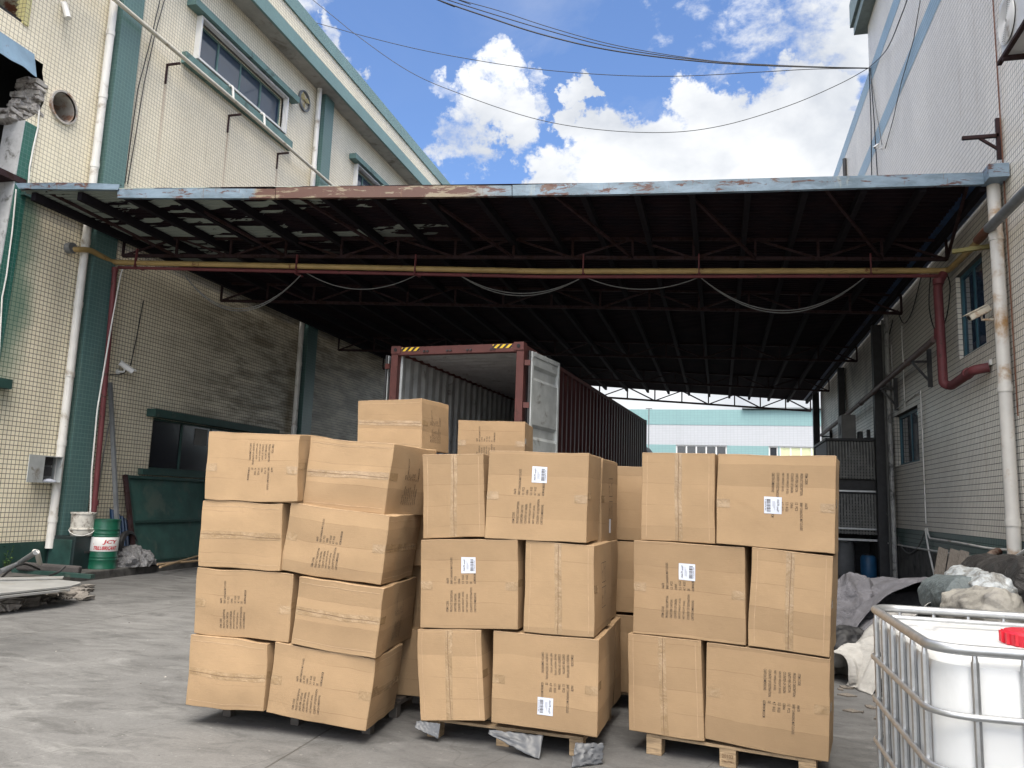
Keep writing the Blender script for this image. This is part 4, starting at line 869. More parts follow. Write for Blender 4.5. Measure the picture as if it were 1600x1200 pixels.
def carton(label, TL, TR, BR, BL, back, depth, front='plain', side=None, left=None, bulge=.006, lab=None, seed=None, tabs=True, top_tape=False):
    CARDN[0] += 1; seed = seed or CARDN[0]*1.37; back = back.normalized(); d = back*depth
    def f_(a, b, c, e): return Face(a, b, c, e, seed, bulge)
    fr = f_(BL, BR, TR, TL); rt_ = f_(BR, BR+d, TR+d, TR); lf = f_(BL+d, BL, TL, TL+d); bk = f_(BR+d, BL+d, TL+d, TR+d)
    tp_ = Face(TL, TR, TR+d, TL+d, seed, .004); bt = Face(BL+d, BR+d, BR, BL, seed, .0)
    root = thing('cardboard_box', label, 'cardboard box', tuple((BL+BR)/2+d/2), GRP)
    m = MB(); m.uv = []
    for F in (fr, rt_, lf, bk, tp_, bt):
        n = 12; m.grid(lambda a, b: F.at(a, b), n, n); m.uv += [(i/n*F.w+(0 if F in (fr, bk) else 3.3), j/n*F.h) for j in range(n+1) for i in range(n+1)]
    o = m.build('carton', 'card', root); me = o.data; bm = bmesh.new(); bm.from_mesh(me); bmesh.ops.remove_doubles(bm, verts=bm.verts, dist=.0004); bm.to_mesh(me); bm.free()
    me.polygons.foreach_set('use_smooth', [True]*len(me.polygons)); me.set_sharp_from_angle(angle=R(40))
    b = o.modifiers.new('bevel', 'BEVEL'); b.width = .004; b.segments = 2; b.limit_method = 'ANGLE'; b.angle_limit = R(50)
    rr = random.Random(int(seed*100))
    def deco(F, kind):
        if kind in ('seam_v', 'seam_h'):
            V = kind == 'seam_v'; w, h = (F.w, F.h) if V else (F.h, F.w)
            c = w*(.5+rr.uniform(-.02, .02)); tw = .048; sk = rr.uniform(-.012, .012)
            def mm(u, v, off): return F.m(u, v, off) if V else F.m(v, u, off)
            g = MB(); g.grid(lambda a, b: mm(c-tw/2+rr_*0+tw*a+sk*(b-.5)+.012, h*b, .0012+.0008*math.sin(b*31+seed)*math.sin(a*3)), 4, 26) if False else g.grid(lambda a, b: mm(c-tw/2+tw*a+sk*(b-.5)*2, .004+(h-.008)*b, .0011+.0009*noise.noise(Vector((a*2, b*14, seed)))), 4, 30)
            g.build('tape', 'tape', root, smooth=True)
            g = MB(); g.grid(lambda a, b: mm(c-.0014+.0028*a, .006+(h-.012)*b, .0021), 1, 16); g.build('flap_seam', 'seam', root)
            # one flap stands a little proud: its cut edges show pale
            g = MB(); e = .035
            g.grid(lambda a, b: mm(e+.004*a, .02+(h-.04)*b, .0013), 1, 12); g.build('flap_edge', 'card_edge', root); g = MB(); g.grid(lambda a, b: mm(w-e-.004*a, .02+(h-.04)*b, .0013), 1, 12); g.build('flap_edge', 'card_edge', root)
        elif kind in ('text_up', 'text_down'):
            W_, H_ = F.w, F.h; k = .92 if min(W_, H_) > .52 else .84; wid = .402*k; hei = .235*k; off = lambda p: p
            cxx = W_*(.44 if kind == 'text_up' else .58)+rr.uniform(-.02, .02); cyy = H_*(.5 if H_ > .5 else .5)
            for vs, fs in TXT:
                P = []
                for x, y in vs:
                    x *= k; y *= k
                    if kind == 'text_up': u, v = cxx-hei/2-y, cyy-wid/2+x
                    else: u, v = cxx+hei/2+y, cyy+wid/2-x
                    P.append(F.m(u, v, .0011))
                MB().add(P, fs).build('printed_text', 'ink', root)
            if tabs and F is fr:
                g = MB(); yy = H_*(.48+rr.uniform(-.03, .03))
                g.grid(lambda a, b: F.m(.002+.085*a, yy-.027+.054*b, .0013), 4, 3); g.build('tape_tab', 'tape', root); g = MB(); g.grid(lambda a, b: F.m(W_-.002-.085*a, yy-.027+.054*b, .0013), 4, 3); g.build('tape_tab', 'tape', root)
            if lab:
                s_ = .106; lx_, ly_ = lab; lx_ *= W_; ly_ *= H_
                g = MB(); g.grid(lambda a, b: F.m(lx_+s_*a, ly_+s_*b, .0019), 4, 4); lo = g.build('shipping_label', 'paper', root)
                lv_, lf_ = LBL; P = []
                for x, y in lv_:
                    if kind == 'text_up': u, v = lx_+s_-.002-y*.98, ly_+.003+x
                    else: u, v = lx_+.002+y*.98, ly_+s_-.003-x
                    P.append(F.m(u, v, .0026))
                MB().add(P, lf_).build('label_print', 'ink', lo)
        elif kind == 'side_text':
            k = .84; cxx, cyy = F.w*.5, F.h*.5
            for vs, fs in TXT:
                P = []
                for x, y in vs: P.append(F.m(cxx-.1-y*k, cyy-.17+x*k, .0011))
                MB().add(P, fs).build('printed_text', 'ink', root)
        elif kind == 'icons':
            g = MB()
            def ln(a, b, w=.0035):
                a = Vector((a[0], a[1], 0)); b = Vector((b[0], b[1], 0)); dd = (b-a).normalized(); n_ = Vector((-dd.y, dd.x, 0))*w/2
                g.add([F.m((a+n_).x, (a+n_).y, .0012), F.m((b+n_).x, (b+n_).y, .0012), F.m((b-n_).x, (b-n_).y, .0012), F.m((a-n_).x, (a-n_).y, .0012)], [(0,3,2,1)])
            for bx, by in ((F.w*.40, F.h*.55), (F.w*.40, F.h*.27)):
                w_, h_ = .15, .13
                for a, b in (((0,0),(w_,0)), ((w_,0),(w_,h_)), ((w_,h_),(0,h_)), ((0,h_),(0,0)), ((w_/2,0),(w_/2,h_)), ((.02,.02),(.02,.08)), ((.02,.08),(.005,.06)), ((.02,.08),(.035,.06)), ((.1,.03),(.1,.08)), ((.1,.08),(.13,.10)), ((.1,.08),(.085,.10))): ln((bx+a[0], by+a[1]), (bx+b[0], by+b[1]))
            g.build('printed_icons', 'ink', root)
        elif kind == 'icons_label':
            deco(F, 'icons'); strip(F, F.w*.42, F.h*.10, F.w*.52, F.h*.27, .002).build('shipping_label', 'paper', root)
        if kind == 'edge_tape' or (kind and F is rt_ and kind != 'edge_tape' and tabs):
            strip(F, .002, F.h*.47, .10, F.h*.47+.05, .0013, 4, 2).build('tape_tab', 'tape', root)
    deco(fr, front); ew = strip(fr, .004, fr.h-.0048, fr.w-.004, fr.h-.0008, .0012, 12, 1); ew.build('lip_highlight', 'card_edge', root)  # pale lip of the top flaps, a highlight painted along the edge
    if side: deco(rt_, side)
    if left: deco(lf, left)
    # a strip of tape running back over the top seam
    if top_tape: strip(tp_, tp_.w*.5-.024, .003, tp_.w*.5+.024, tp_.h-.003, .0012, 2, 10).build('tape', 'tape', root)
    return root
TXT = [print_block([(LEFT, 0)]), print_block([(RIGHT, .202)])]; LBL = label_block()
def front_quad(px, P0, yaw):
    th = R(yaw); n = Vector((-math.sin(th), math.cos(th), 0)); return [opl(x, y, P0, n) for x, y in px], n
# --- left stack
WOB[0] = 1.9
PL = Vector((-3.58, 4.97, .13))
def LB_(label, px, dy, yaw, depth, byaw=None, **kw):
    q, n = front_quad(px, PL+Vector((0, dy, 0)), yaw); bk = n if byaw is None else Vector((math.sin(R(byaw)), math.cos(R(byaw)), 0)); return carton(label, *q, bk, depth, **kw)
LB_('bottom left carton of the leaning left stack, taped across the middle', [(297,991),(418,1005),(414,1114),(289,1101)], 0, 0, .68, front='seam_h', side='edge_tape', bulge=.014)
LB_('crumpled bottom right carton of the leaning left stack, printed text, sagging torn corner', [(430,1005),(587,1030),(572,1143),(415,1112)], .01, 0, .58, -5, front='text_up', side='seam_h', bulge=.012)
LB_('second carton up at the outer left of the leaning left stack, printed text', [(310,886),(455,897),(450,1004),(303,990)], .02, 0, .58, front='text_up', side='edge_tape', bulge=.007)
LB_('second carton up on the inner right of the leaning left stack, blank taped front', [(471,900),(600,918),(585,1029),(456,1004)], .0, 0, .84, -5.8, front='seam_h', side='side_text', bulge=.010)
LB_('blank taped carton third from the bottom at the outer left of the left stack', [(317,782),(443,788),(437,892),(311,885)], .01, 0, .68, front='seam_h', side=None, bulge=.012)
LB_('tilted printed carton third from the bottom on the inner right of the left stack', [(455,786),(610,806),(594,915),(437,891)], .03, 0, .66, -3, front='text_up', side='seam_h', bulge=.008)
LB_('top left carton of the left stack, printed text reading downwards', [(327,676),(469,677),(464,783),(320,781)], .0, 0, .58, 0, front='text_down', side='edge_tape', bulge=.005)
LB_('top right carton of the left stack, taped front turned towards the middle stack', [(486,682),(614,694),(601,805),(471,791)], .04, 4, .62, 9, front='seam_h', side='side_text', bulge=.006)
# back row of the left stack
def plainbox(label, x0, x1, y0, y1, z0, z1, yaw=0, **kw):
    c = Vector(((x0+x1)/2, (y0+y1)/2, 0)); Rm = Matrix.Rotation(R(yaw), 3, 'Z'); f = lambda x, y, z: c+Rm@(Vector((x, y, z))-c)
    back = Rm@Vector((0, 1, 0)); return carton(label, f(x0,y0,z1), f(x1,y0,z1), f(x1,y0,z0), f(x0,y0,z0), back, y1-y0, **kw)
plainbox('rear carton at the bottom right of the left stack, seen in the gap', -2.85, -2.20, 5.80, 6.38, .13, .60, 5, side='edge_tape')
plainbox('rear carton leaning above the gap behind the left stack', -2.80, -2.17, 5.78, 6.36, 1.09, 1.56, 3, side='seam_h')
plainbox('rear carton second from the bottom behind the left stack', -2.85, -2.22, 5.90, 6.45, .61, 1.08, 3)
for k, z in enumerate((.13, .61, 1.09)): plainbox('hidden rear carton, %s from the ground, behind the outer left of the left stack' % ('lowest', 'second', 'third')[k], -3.55, -2.92, 5.78, 6.36, z, z+.47, 1)
# --- middle stack
WOB[0] = 1.0
PM = Vector((-1.95, 5.25, .13))
def MB_(label, px, dy, depth, byaw, yaw=-4, **kw):
    q, n = front_quad(px, PM+Vector((0, dy, 0)), yaw); return carton(label, *q, Vector((math.sin(R(byaw)), math.cos(R(byaw)), 0)), depth, **kw)
MB_('bottom left carton of the middle stack with a vertical flap seam', [(652,983),(751,984),(758,1127),(656,1126)], 0, .68, 3, front='seam_v', side='edge_tape', bulge=.006)
MB_('bottom right carton of the middle stack with printed text and a white label', [(771,985),(935,1000),(934,1152),(767,1129)], .01, .47, 1, front='text_down', side='edge_tape', lab=(.44,.155), bulge=.005)
MB_('middle row left carton of the middle stack with text and white label', [(658,844),(809,843),(810,985),(657,981)], .0, .47, 3, front='text_up', side='edge_tape', lab=(.425,.62), bulge=.004)
MB_('middle row right carton of the middle stack with vertical flap seam', [(821,844),(929,852),(928,996),(818,987)], .01, .68, 1.5, front='seam_v', side='icons', bulge=.005)
MB_('narrow top left carton of the middle stack with a vertical flap seam', [(660,711),(755,708),(759,840),(661,842)], .02, .68, 3, front='seam_v', side='edge_tape', bulge=.005)
MB_('top right carton of the middle stack, wide face with text and white label', [(765,704),(920,708),(917,848),(758,840)], .0, .47, 1.5, front='text_up', side='edge_tape', lab=(.445,.65), bulge=.004)
plainbox('rear carton at the top of the middle stack with handling marks and a small label', -1.42, -.805, 5.70, 6.38, 1.335, 1.93, -2, side='icons_label')
plainbox('rear carton in the middle row of the middle stack', -1.42, -.79, 5.92, 6.36, .745, 1.325, -2, side='edge_tape')
plainbox('rear carton at the bottom of the middle stack with open flap', -1.40, -.755, 5.72, 6.38, .14, .73, -1, side='seam_v')
for k, z in enumerate((.14, .735, 1.33)): plainbox('hidden rear carton, %s from the ground, behind the left of the middle stack' % ('lowest', 'second', 'third')[k], -1.98, -1.46, 6.0, 6.55, z, z+.585, -2)
# --- right stack
PR = Vector((-.59, 5.5, .13))
def RB_(label, px, dy, depth, byaw=10.3, **kw):
    q, n = front_quad(px, PR+Vector((0, dy, 0)), -10.3); return carton(label, *q, n, depth, **kw)
RB_('bottom left carton of the right stack with a vertical flap seam', [(981,989),(1096,1001),(1100,1158),(983,1142)], 0, .68, front='seam_v', side=None, bulge=.005)
RB_('bottom right carton of the right stack, largest printed text reading down, no label', [(1104,1003),(1297,1029),(1295,1191),(1102,1156)], .01, .47, front='text_down', side='edge_tape', bulge=.006)
RB_('middle row left carton of the right stack with text and white label', [(991,844),(1164,855),(1166,1008),(988,989)], .01, .47, front='text_up', side=None, lab=(.42,.61), bulge=.005)
RB_('middle row right carton of the right stack with vertical flap seam', [(1175,855),(1302,869),(1297,1028),(1170,1009)], .0, .68, front='seam_v', side='edge_tape', bulge=.005)
RB_('top left carton of the right stack with a vertical flap seam', [(1003,707),(1116,709),(1117,850),(1001,844)], .02, .68, front='seam_v', side=None, bulge=.004)
RB_('top right carton of the right stack with white label under the printed text', [(1121,709),(1306,713),(1304,866),(1118,850)], .0, .47, front='text_down', side='edge_tape', lab=(.42,.37), bulge=.005)
for k, z in enumerate((.14, .75, 1.36)):
    plainbox('hidden rear carton, %s from the ground, behind the right stack' % ('lowest', 'second', 'third')[k], .10, .68, 5.95, 6.55, z, z+.595, -10)
# --- column between the middle and right stacks
for k, (y0, y1, lab) in enumerate(((961,1076,'lowest carton of the shaded column between the middle and right stacks'), (846,958,'middle carton of the shaded column between the middle and right stacks'), (728,843,'top carton of the shaded column between the middle and right stacks'))):
    z1, z0 = oy(975, y0, 6.55).z, oy(975, y1, 6.55).z
    if k == 0: z0 = .13
    plainbox(lab, -1.0, -.35, 6.55, 7.1, z0, z1, -3)
# --- two cartons showing over the top of the stacks, each on a column of its own
q, n = front_quad([(559,626),(659,622),(659,699),(558,694)], Vector((-2.9, 7.2, 0)), 0)
zb = q[2].z; 
carton('large plain carton highest behind the left stack with tape round its middle', q[0], q[1], q[2]+Vector((0,0,-.02)), q[3], Vector((math.sin(R(10)), math.cos(R(10)), 0)), .54, front='seam_h', side='side_text', bulge=.004)
for k in range(3):
    h = (zb-.06-.13)/3; plainbox('hidden carton, %s from the ground, under the highest plain carton' % ('lowest', 'second', 'third')[k], -3.5, -2.86, 7.25, 7.85, .13+h*k, .13+h*(k+1)-.01, -9)
q, n = front_quad([(716,656),(821,659),(819,724),(714,722)], Vector((-1.9, 7.5, 0)), 0)
carton('worn carton with faint printing behind the middle stack, below the container door', q[0], q[1], q[2], q[3], Vector((-.1, 1, 0)), .59, front='text_up', side='edge_tape', bulge=.005)
zb = q[2].z
for k in range(3):
    h = (zb-.02-.13)/3; plainbox('hidden carton, %s from the ground, under the worn carton by the container' % ('lowest', 'second', 'third')[k], -2.5, -1.88, 7.55, 8.1, .13+h*k, .13+h*(k+1)-.01, 3)
# open flaps lying between the stacks' tops
q = [oz(664,712,1.93), oz(757,708,1.93), oz(742,696,1.93), oz(640,697,1.93)]
# --- pallets
def pallet(label, P, yaw, w, d, top=.13, m='wood', blocks=.10):
    t = thing('pallet', label, 'pallet', tuple(P), 'pallets under the carton stacks'); Rm = Matrix.Rotation(R(yaw), 3, 'Z'); P = Vector(P)
    def bx(mb, x0, x1, y0, y1, z0, z1): mb.hexa([P+Rm@Vector(v) for v in ((x0,y0,z0),(x1,y0,z0),(x1,y1,z0),(x0,y1,z0),(x0,y0,z1),(x1,y0,z1),(x1,y1,z1),(x0,y1,z1))])
    for k in range(6):
        a = MB(); y = (d-.10)*k/5; bx(a, 0, w, y, y+.10, top-.022, top-.004); a.build('deck_board', m, t, bevel=.002)
    for i in range(3):
        for j in range(3):
            a = MB(); x = (w-blocks)*i/2; y = (d-blocks)*j/2; bx(a, x, x+blocks, y, y+blocks, .0, top-.042); a.build('block', m, t, bevel=.003)
    a = MB()
    for i in range(3): x = (w-blocks)*i/2; bx(a, x, x+blocks, 0, d, top-.042, top-.023)
    a.build('stringer', m, t); return t, bx, Rm
pt, bx, Rm = pallet('light wooden pallet with stamped blocks under the right stack', (-.47, 5.50, 0), -10.3, 1.04, .95, .13)
def stamp(txt, x, z, w, h):
    v, f = text2d(txt, w, h); P = Vector((-.47, 5.50, 0)); MB().add([P+Rm@Vector((x+a, -.0015, z+b)) for a, b in v], f).build('stamp', 'seam', pt)
stamp('20102', .485, .055, .07, .022); stamp('TPMGTPMU', .482, .028, .076, .014)
M['plastic_dark'] = plain('dark grey plastic', (.075,.065,.058), .5, var=.2)
pallet('dark grey plastic pallet under the left stack', (-3.46, 5.24, 0), -1, 1.16, .95, .125, 'plastic_dark', .065)
pallet('pallet wrapped in clear film under the middle stack', (-1.93, 5.33, 0), -3, 1.08, 1.0, .125, 'wood', .09)
pallet('pallet under the shaded column between the stacks', (-1.05, 6.6, 0), 0, 1.1, .9, .125, 'wood', .09)
pallet('rear pallet below the highest plain carton', (-3.55, 7.22, 0), 0, 2.0, .9, .125, 'wood', .09)
t = NT('milky plastic film'); t.bump(t.noise(t.pos(), 7, 4, .55, .6), .2, .02); M['film'] = t.done((.085,.09,.10), .42, 0, .4)
def film(label, P, fn, nu=30, nv=12):
    m = MB(); m.grid(fn, nu, nv); return one(m, 'plastic_film', 'film', label, 'plastic film', smooth=True, solid=.002)
fa, fb_ = oz(768,1134,.10), oz(848,1158,.02)
def film1(s, t_):
    x = -1.46+.36*s; y = 5.215-.10*t_*(.2+.8*s)-.012*noise.noise(Vector((s*5, t_*3, 1))); z = .120-.112*t_*min(1, .18+s*.9)+.010*noise.noise(Vector((s*9, t_*4, 2)))
    return (x, y, max(.004, z))
film('grey plastic film hanging out below the middle of the middle stack', None, film1)
def film2(s, t_):
    x = -.88+.17*s; y = 5.15-.03*t_+.06*s; z = .118-.112*t_+.008*noise.noise(Vector((s*7, t_*5, 5)))
    return (x+.02*noise.noise(Vector((s*5, t_*9, 8))), y-.08*t_*(1-s), max(.004, z))
film('crumpled grey plastic film below the right corner of the middle stack', None, film2)
def film3(s, t_): return (-1.98+.17*s, 5.25-.03*t_, max(.004, .115-.09*t_*(.4+.6*s)+.006*noise.noise(Vector((s*9, t_*7, 9)))))
film('small torn film below the left corner of the middle stack', None, film3)
# ------------------------------------------------------------------ liquid tank in its steel cage
IX, IY, IW, ID = .727, 3.17, 1.02, 1.20
IB = thing('caged_tank', 'white plastic tank in a galvanised steel cage with red lid', 'tank', (IX+IW/2, IY+ID/2, 0))
def rrect(x0, y0, x1, y1, r, z, n=8):
    P = []
    for cx_, cy_, a0 in ((x1-r, y0+r, -90), (x1-r, y1-r, 0), (x0+r, y1-r, 90), (x0+r, y0+r, 180)):
        for k in range(n+1): a = R(a0+90*k/n); P.append(Vector((cx_+r*math.cos(a), cy_+r*math.sin(a), z)))
    return P
hd_ = NT('white tank plastic'); p_ = hd_.pos(); hd_.b.inputs['Subsurface Weight'].default_value = .15; hd_.b.inputs['Subsurface Radius'].default_value = (.05,.05,.05)
hd_.bump(hd_.noise(p_, 3, 4), .15, .02)
M['hdpe'] = hd_.done(hd_.mix(hd_.ramp(hd_.noise(p_, 2.2, 8, .7, .6, stretch=(1,1,.35)), .52, .78, 0, .4), (.62,.63,.635), (.42,.42,.40)), .36, 0, .5)
prof = [(.10, .13), (.04, .16), (.015, .22), (.013, 1.04), (.022, 1.08), (.05, 1.10), (.10, 1.112), (.13, 1.112), (.145, 1.098), (.19, 1.098), (.205, 1.112), (.5, 1.116)]
vs, nr = [], 36
for ins, z in prof:
    i2 = min(ins, .48); vs += rrect(IX+i2, IY+i2, IX+IW-i2, IY+ID-i2, max(.02, .15-i2*.3), z)
n_ = len(vs)//len(prof); fs = [(i*n_+j, i*n_+(j+1) % n_, (i+1)*n_+(j+1) % n_, (i+1)*n_+j) for i in range(len(prof)-1) for j in range(n_)]
fs += [tuple(range(n_-1, -1, -1)), tuple((len(prof)-1)*n_+j for j in range(n_))]
MB().add(vs, fs).build('tank_body', 'hdpe', IB, smooth=True)
lp = oz(1600, 988, 1.10); lc = Vector((IX+IW*.5+.10, IY+ID*.5-.03, 0)); lc = Vector((1.205, 3.60, 0))
MB().lathe((lc.x, lc.y, 1.112), [(.095, 0), (.125, .002), (.128, .02), (.128, .045), (.118, .055), (.05, .058)], 40, (0,0,1)).build('red_lid', plain('red plastic lid', (.52,.012,.03), .35, var=.06), IB, smooth=True)
lr = MB()
for k in range(20): a = 2*math.pi*k/20; c, s_ = math.cos(a), math.sin(a); lr.beam((lc.x+.130*c, lc.y+.130*s_, 1.118), (lc.x+.130*c, lc.y+.130*s_, 1.160), .012, .010)
lr.build('lid_grip', plain('red plastic grip', (.55,.015,.03), .4), IB)
def ring(z, r, g=0.0, name='cage_ring'): MB().tube(rrect(IX-g, IY-g, IX+IW+g, IY+ID+g, .12+g, z), r, 10, close=True).build(name, 'galv', IB, smooth=True)
ring(1.14, .019, 0, 'top_rail')
for z in (.92, .73, .54, .35, .17): ring(z, .0118, .014)
per = []
for k in range(6): y = IY+.13+(ID-.26)*k/5; per += [(IX, y, 0), (IX+IW, y, 0)]
for k in range(6): x = IX+.13+(IW-.26)*k/5; per += [(x, IY, 1), (x, IY+ID, 1)]
for x, y, ax in per:
    m = MB(); m.tube([(x, y, .12), (x, y, 1.10)], .0135, 8); m.tube([(x, y, 1.08), (x, y, 1.138)], [.0135, .007], 8); m.build('cage_bar', 'galv', IB, smooth=True)
a = MB(); a.tube([(IX+.02, IY+.80, 1.145), (IX+IW-.02, IY+.80, 1.145)], .010, 8); a.build('cross_bar', 'galv', IB, smooth=True)
m = MB(); m.box((IX, IY, .09), (IX+IW, IY+ID, .12))
for i in range(3):
    for j in range(3): x, y = IX+(IW-.12)*i/2, IY+(ID-.12)*j/2; m.box((x, y, 0), (x+.12, y+.12, .09))
m.build('base_pallet', 'galv', IB, bevel=.005)
# ------------------------------------------------------------------ things along the left wall
c0 = oz(112, 891, .15)
cb = thing('metal_cabinet', 'old dark green steel cabinet standing on the left kerb under the white bucket', 'cabinet', (c0.x-.28, c0.y+.3, .15))
chh = oy(112, 838, c0.y).z
MB().box((c0.x-.57, c0.y, .15), (c0.x, c0.y+.60, chh)).build('cabinet_body', plain('blackish green enamel', (.010,.022,.024), .5, var=.3), cb, bevel=.012)
MB().box((c0.x-.52, c0.y-.015, .20), (c0.x-.05, c0.y-.001, chh-.06)).build('door', plain('scuffed green door', (.022,.062,.055), .45, var=.5, scale=4), cb, bevel=.006)
MB().box((c0.x+.001, c0.y+.24, chh-.30), (c0.x+.016, c0.y+.36, chh-.26)).build('handle', 'dark_metal', cb)
bk = Vector((c0.x-.14, c0.y+.28, chh)); 
bt = thing('paint_bucket', 'dirty white bucket on the green cabinet, hanging wire handle', 'bucket', tuple(bk))
bz_ = oy(124, 800, bk.y).z-chh
MB().lathe(bk, [(.17, 0.0), (.185, .02), (.19, .10), (.205, .11), (.205, .13), (.19, .14), (.20, bz_-.03), (.215, bz_-.03), (.215, bz_), (.195, bz_), (.19, bz_-.02), (.16, .03)], 32).build('pail', plain('dirty white plastic', (.56,.54,.49), .55, var=.2, scale=12, dirt=((.15,.12,.10), .45)), bt, smooth=True)
m = MB(); m.tube([bk+Vector((.21*math.cos(a), .21*math.sin(a), .10-.09*math.sin((a+2.2)/2.6*math.pi))) for a in [(-2.2+2.6*k/16) for k in range(17)]], .008, 6); m.build('handle', 'cable_white', bt, smooth=True)
dr = oz(158, 889, .15)
dr = Vector((c0.x+.34, c0.y+.62, .15))
for it in range(1):
    d_ = ray(158, 850); tt = (oz(158,889,.15)); dr = Vector((tt.x-.10, tt.y+.12, .15))
dh = oy(158, 811, dr.y-.05).z-.15
ds = thing('oil_drum', 'green steel drum with white band and red lettering beside the cabinet', 'drum', tuple(dr))
rD = .235
pr_ = [(rD-.01, 0), (rD+.006, .0), (rD+.006, .02), (rD, .03)]
for z in (.16, .21, dh*.66, dh*.66+.05, dh*.8): pr_ += [(rD, z-.02), (rD+.007, z), (rD, z+.02)]
pr_ += [(rD, dh-.02), (rD+.008, dh-.02), (rD+.008, dh), (rD-.012, dh), (rD-.012, dh-.02), (.02, dh-.02)]
MB().lathe(dr, pr_, 40).build('drum_body', plain('green drum paint', (.008,.085,.050), .35, var=.15, scale=8, dirt=((.03,.06,.04), .2)), ds, smooth=True)
MB().lathe(dr, [(rD+.003, dh*.355), (rD+.0035, dh*.356), (rD+.0035, dh*.640), (rD+.003, dh*.641)], 40, caps=False).build('white_band', 'white_paint', ds, smooth=True)
def drumtext(txt, a0, z, w, h, sh=.25):
    _tc.pop(txt, None); v, f = text2d(txt, w, h, .035); base = math.atan2(-dr.y, -dr.x); return MB().add([(dr.x+(rD+.006)*math.cos(base+a0+x/rD+sh*y/rD), dr.y+(rD+.006)*math.sin(base+a0+x/rD+sh*y/rD), dr.z+z+y) for x, y in v], f)
drumtext('JCY', -.12, dh*.49, .24, .085).build('drum_lettering', 'ink_red', ds)
drumtext('TRILUBRICANT', -.78, dh*.385, .40, .068).build('drum_lettering', 'ink_red', ds)
drumtext('_', -.80, dh*.495, .17, .014).build('drum_lettering', 'ink_red', ds)
# blue corrugated sheet
b0, b1 = oz(182, 884, .15), oz(206, 880, .15)
bs = MB()
def bsf(s, t_):
    x = LX+.40-.30*t_; y = L(168,830,LX+.2).y+(L(206,830,LX+.2).y-L(168,830,LX+.2).y)*s+.10*t_; z = .15+(1.05-.30*s)*t_; return (x+.03*(1 if (s*7) % 1 > .5 else 0), y, z)
bs.grid(bsf, 42, 2); one(bs, 'corrugated_sheet', plain('dark blue sheet', (.02,.06,.14), .45, var=.3, scale=6, dirt=((.02,.02,.03), .3)), 'dark blue corrugated sheet leaning on the wall behind the drum', 'metal sheet', solid=.004)
m = MB(); q = L(196,842,LX+.5); m.lathe((q.x, q.y, .48), [(.24, 0), (.30, .02), (.31, .06), (.30, .10), (.24, .12), (.24, 0)], 28, (1,.2,.1), caps=False); 
one(m, 'old_tyre', 'cable', 'old dark curved tyre leaning beside the dark blue sheet', 'tyre', smooth=True)  # an old tyre, modelled as a plain ring
# green steel gate leaf leaning on the wall under the window
gb0, gb1 = oz(213, 874, .15), oz(318, 868, .15)
gt = thing('steel_gate', 'dark green steel gate leaf leaning under the left window', 'gate', (LX+.5, 14.6, .15))
yA, yB = ox(213, 874, LX+.60).y, 18.4; zA = .15; Ztop = ox(193, 742, LX+.15); yA2 = ox(195, 742, LX+.14).y; zT = ox(195, 742, LX+.14).z
def gp(s, t_, o=0): return Vector((LX+.60-.46*t_+o, yA+(yA2-yA)*t_+(yB-yA)*s, zA+(zT-zA)*t_))
m = MB(); m.hexa([gp(0,0), gp(0,0,.02), gp(1,0,.02), gp(1,0), gp(0,1), gp(0,1,.02), gp(1,1,.02), gp(1,1)]); m.build('sheet', plain('dull green gate paint', (.025,.075,.065), .6, var=.35, scale=2.5, dirt=((.06,.09,.075), .3)), gt)
m = MB()
for s in (0, .48, 1): m.beam(gp(s, 0, .045), gp(s, 1, .045), .06, .05, (1,0,0))
for t_ in (.02, .47, .98): m.beam(gp(0, t_, .05), gp(1, t_, .05), .05, .05, (1,0,0))
m.build('gate_frame', 'green_dark', gt)
m = MB(); m.beam(gp(-.02, 0, .07), gp(-.015, 1.0, .07), .07, .07, (1,0,0)); m.build('edge_angle', 'truss', gt)
# crumpled clear plastic heap
def blob(c, sx, sy, sz, seed, amp=.25, fr=3.0, n=48, flat=True, ridge=True):
    m = MB(); c = Vector(c)
    def fn(s, t_):
        a = 2*math.pi*s; b = math.pi*t_-math.pi/2; d = Vector((math.cos(b)*math.cos(a), math.cos(b)*math.sin(a), math.sin(b)))
        q = d*fr+Vector((seed*2.3, seed, seed*.7)); v = noise.fractal(q, .9, 2.1, 4)
        if ridge: v = v*.5+(.5-abs(noise.noise(q*1.7))*1.6)*.8+.25*(.4-abs(noise.noise(q*4.3)))
        r = 1+amp*v; p = Vector((d.x*sx*r, d.y*sy*r, d.z*sz*r)); 
        if flat: p.z = max(p.z, -sz*.02*(1+0))
        return c+p
    m.grid(fn, n*2, n); return m
def heap(name, mat, label, cat, c, sx, sy, sz, seed, **kw): 
    m = blob(c, sx, sy, sz, seed, **kw); o = m.build(name, mat, smooth=True); me = o.data; bm = bmesh.new(); bm.from_mesh(me); bmesh.ops.remove_doubles(bm, verts=bm.verts, dist=.0005); bm.to_mesh(me); bm.free()
    return tag(o, label, cat)
t = NT('crumpled clear plastic'); p_ = t.pos(); nn_ = t.noise(p_, 9, 8, .75, 1.8); t.bump(nn_, 1.0, .06); M['clearbag'] = t.done(t.mix(t.ramp(nn_, .35, .7), (.16,.16,.165), (.42,.42,.43)), .2, 0, .9)
hp = oz(206, 884, .15)
heap('plastic_heap', 'clearbag', 'crumpled clear plastic sheeting heaped on the kerb by the gate leaf', 'plastic sheet', (hp.x-.18, hp.y+.1, .15), .42, .50, .33, 3, amp=.26, fr=2.0)
for i, (a, b) in enumerate((((246,882),(312,876)), ((250,886),(318,870)))):
    A, B = oz(*a, .17), oz(*b, .17); one(MB().tube([A, B+Vector((0,0,.05*i))], .022, 8), 'wooden_pole', 'wood', ('thin wooden pole lying on the kerb right of the plastic heap', 'second wooden pole lying behind the first on the kerb')[i], 'pole')
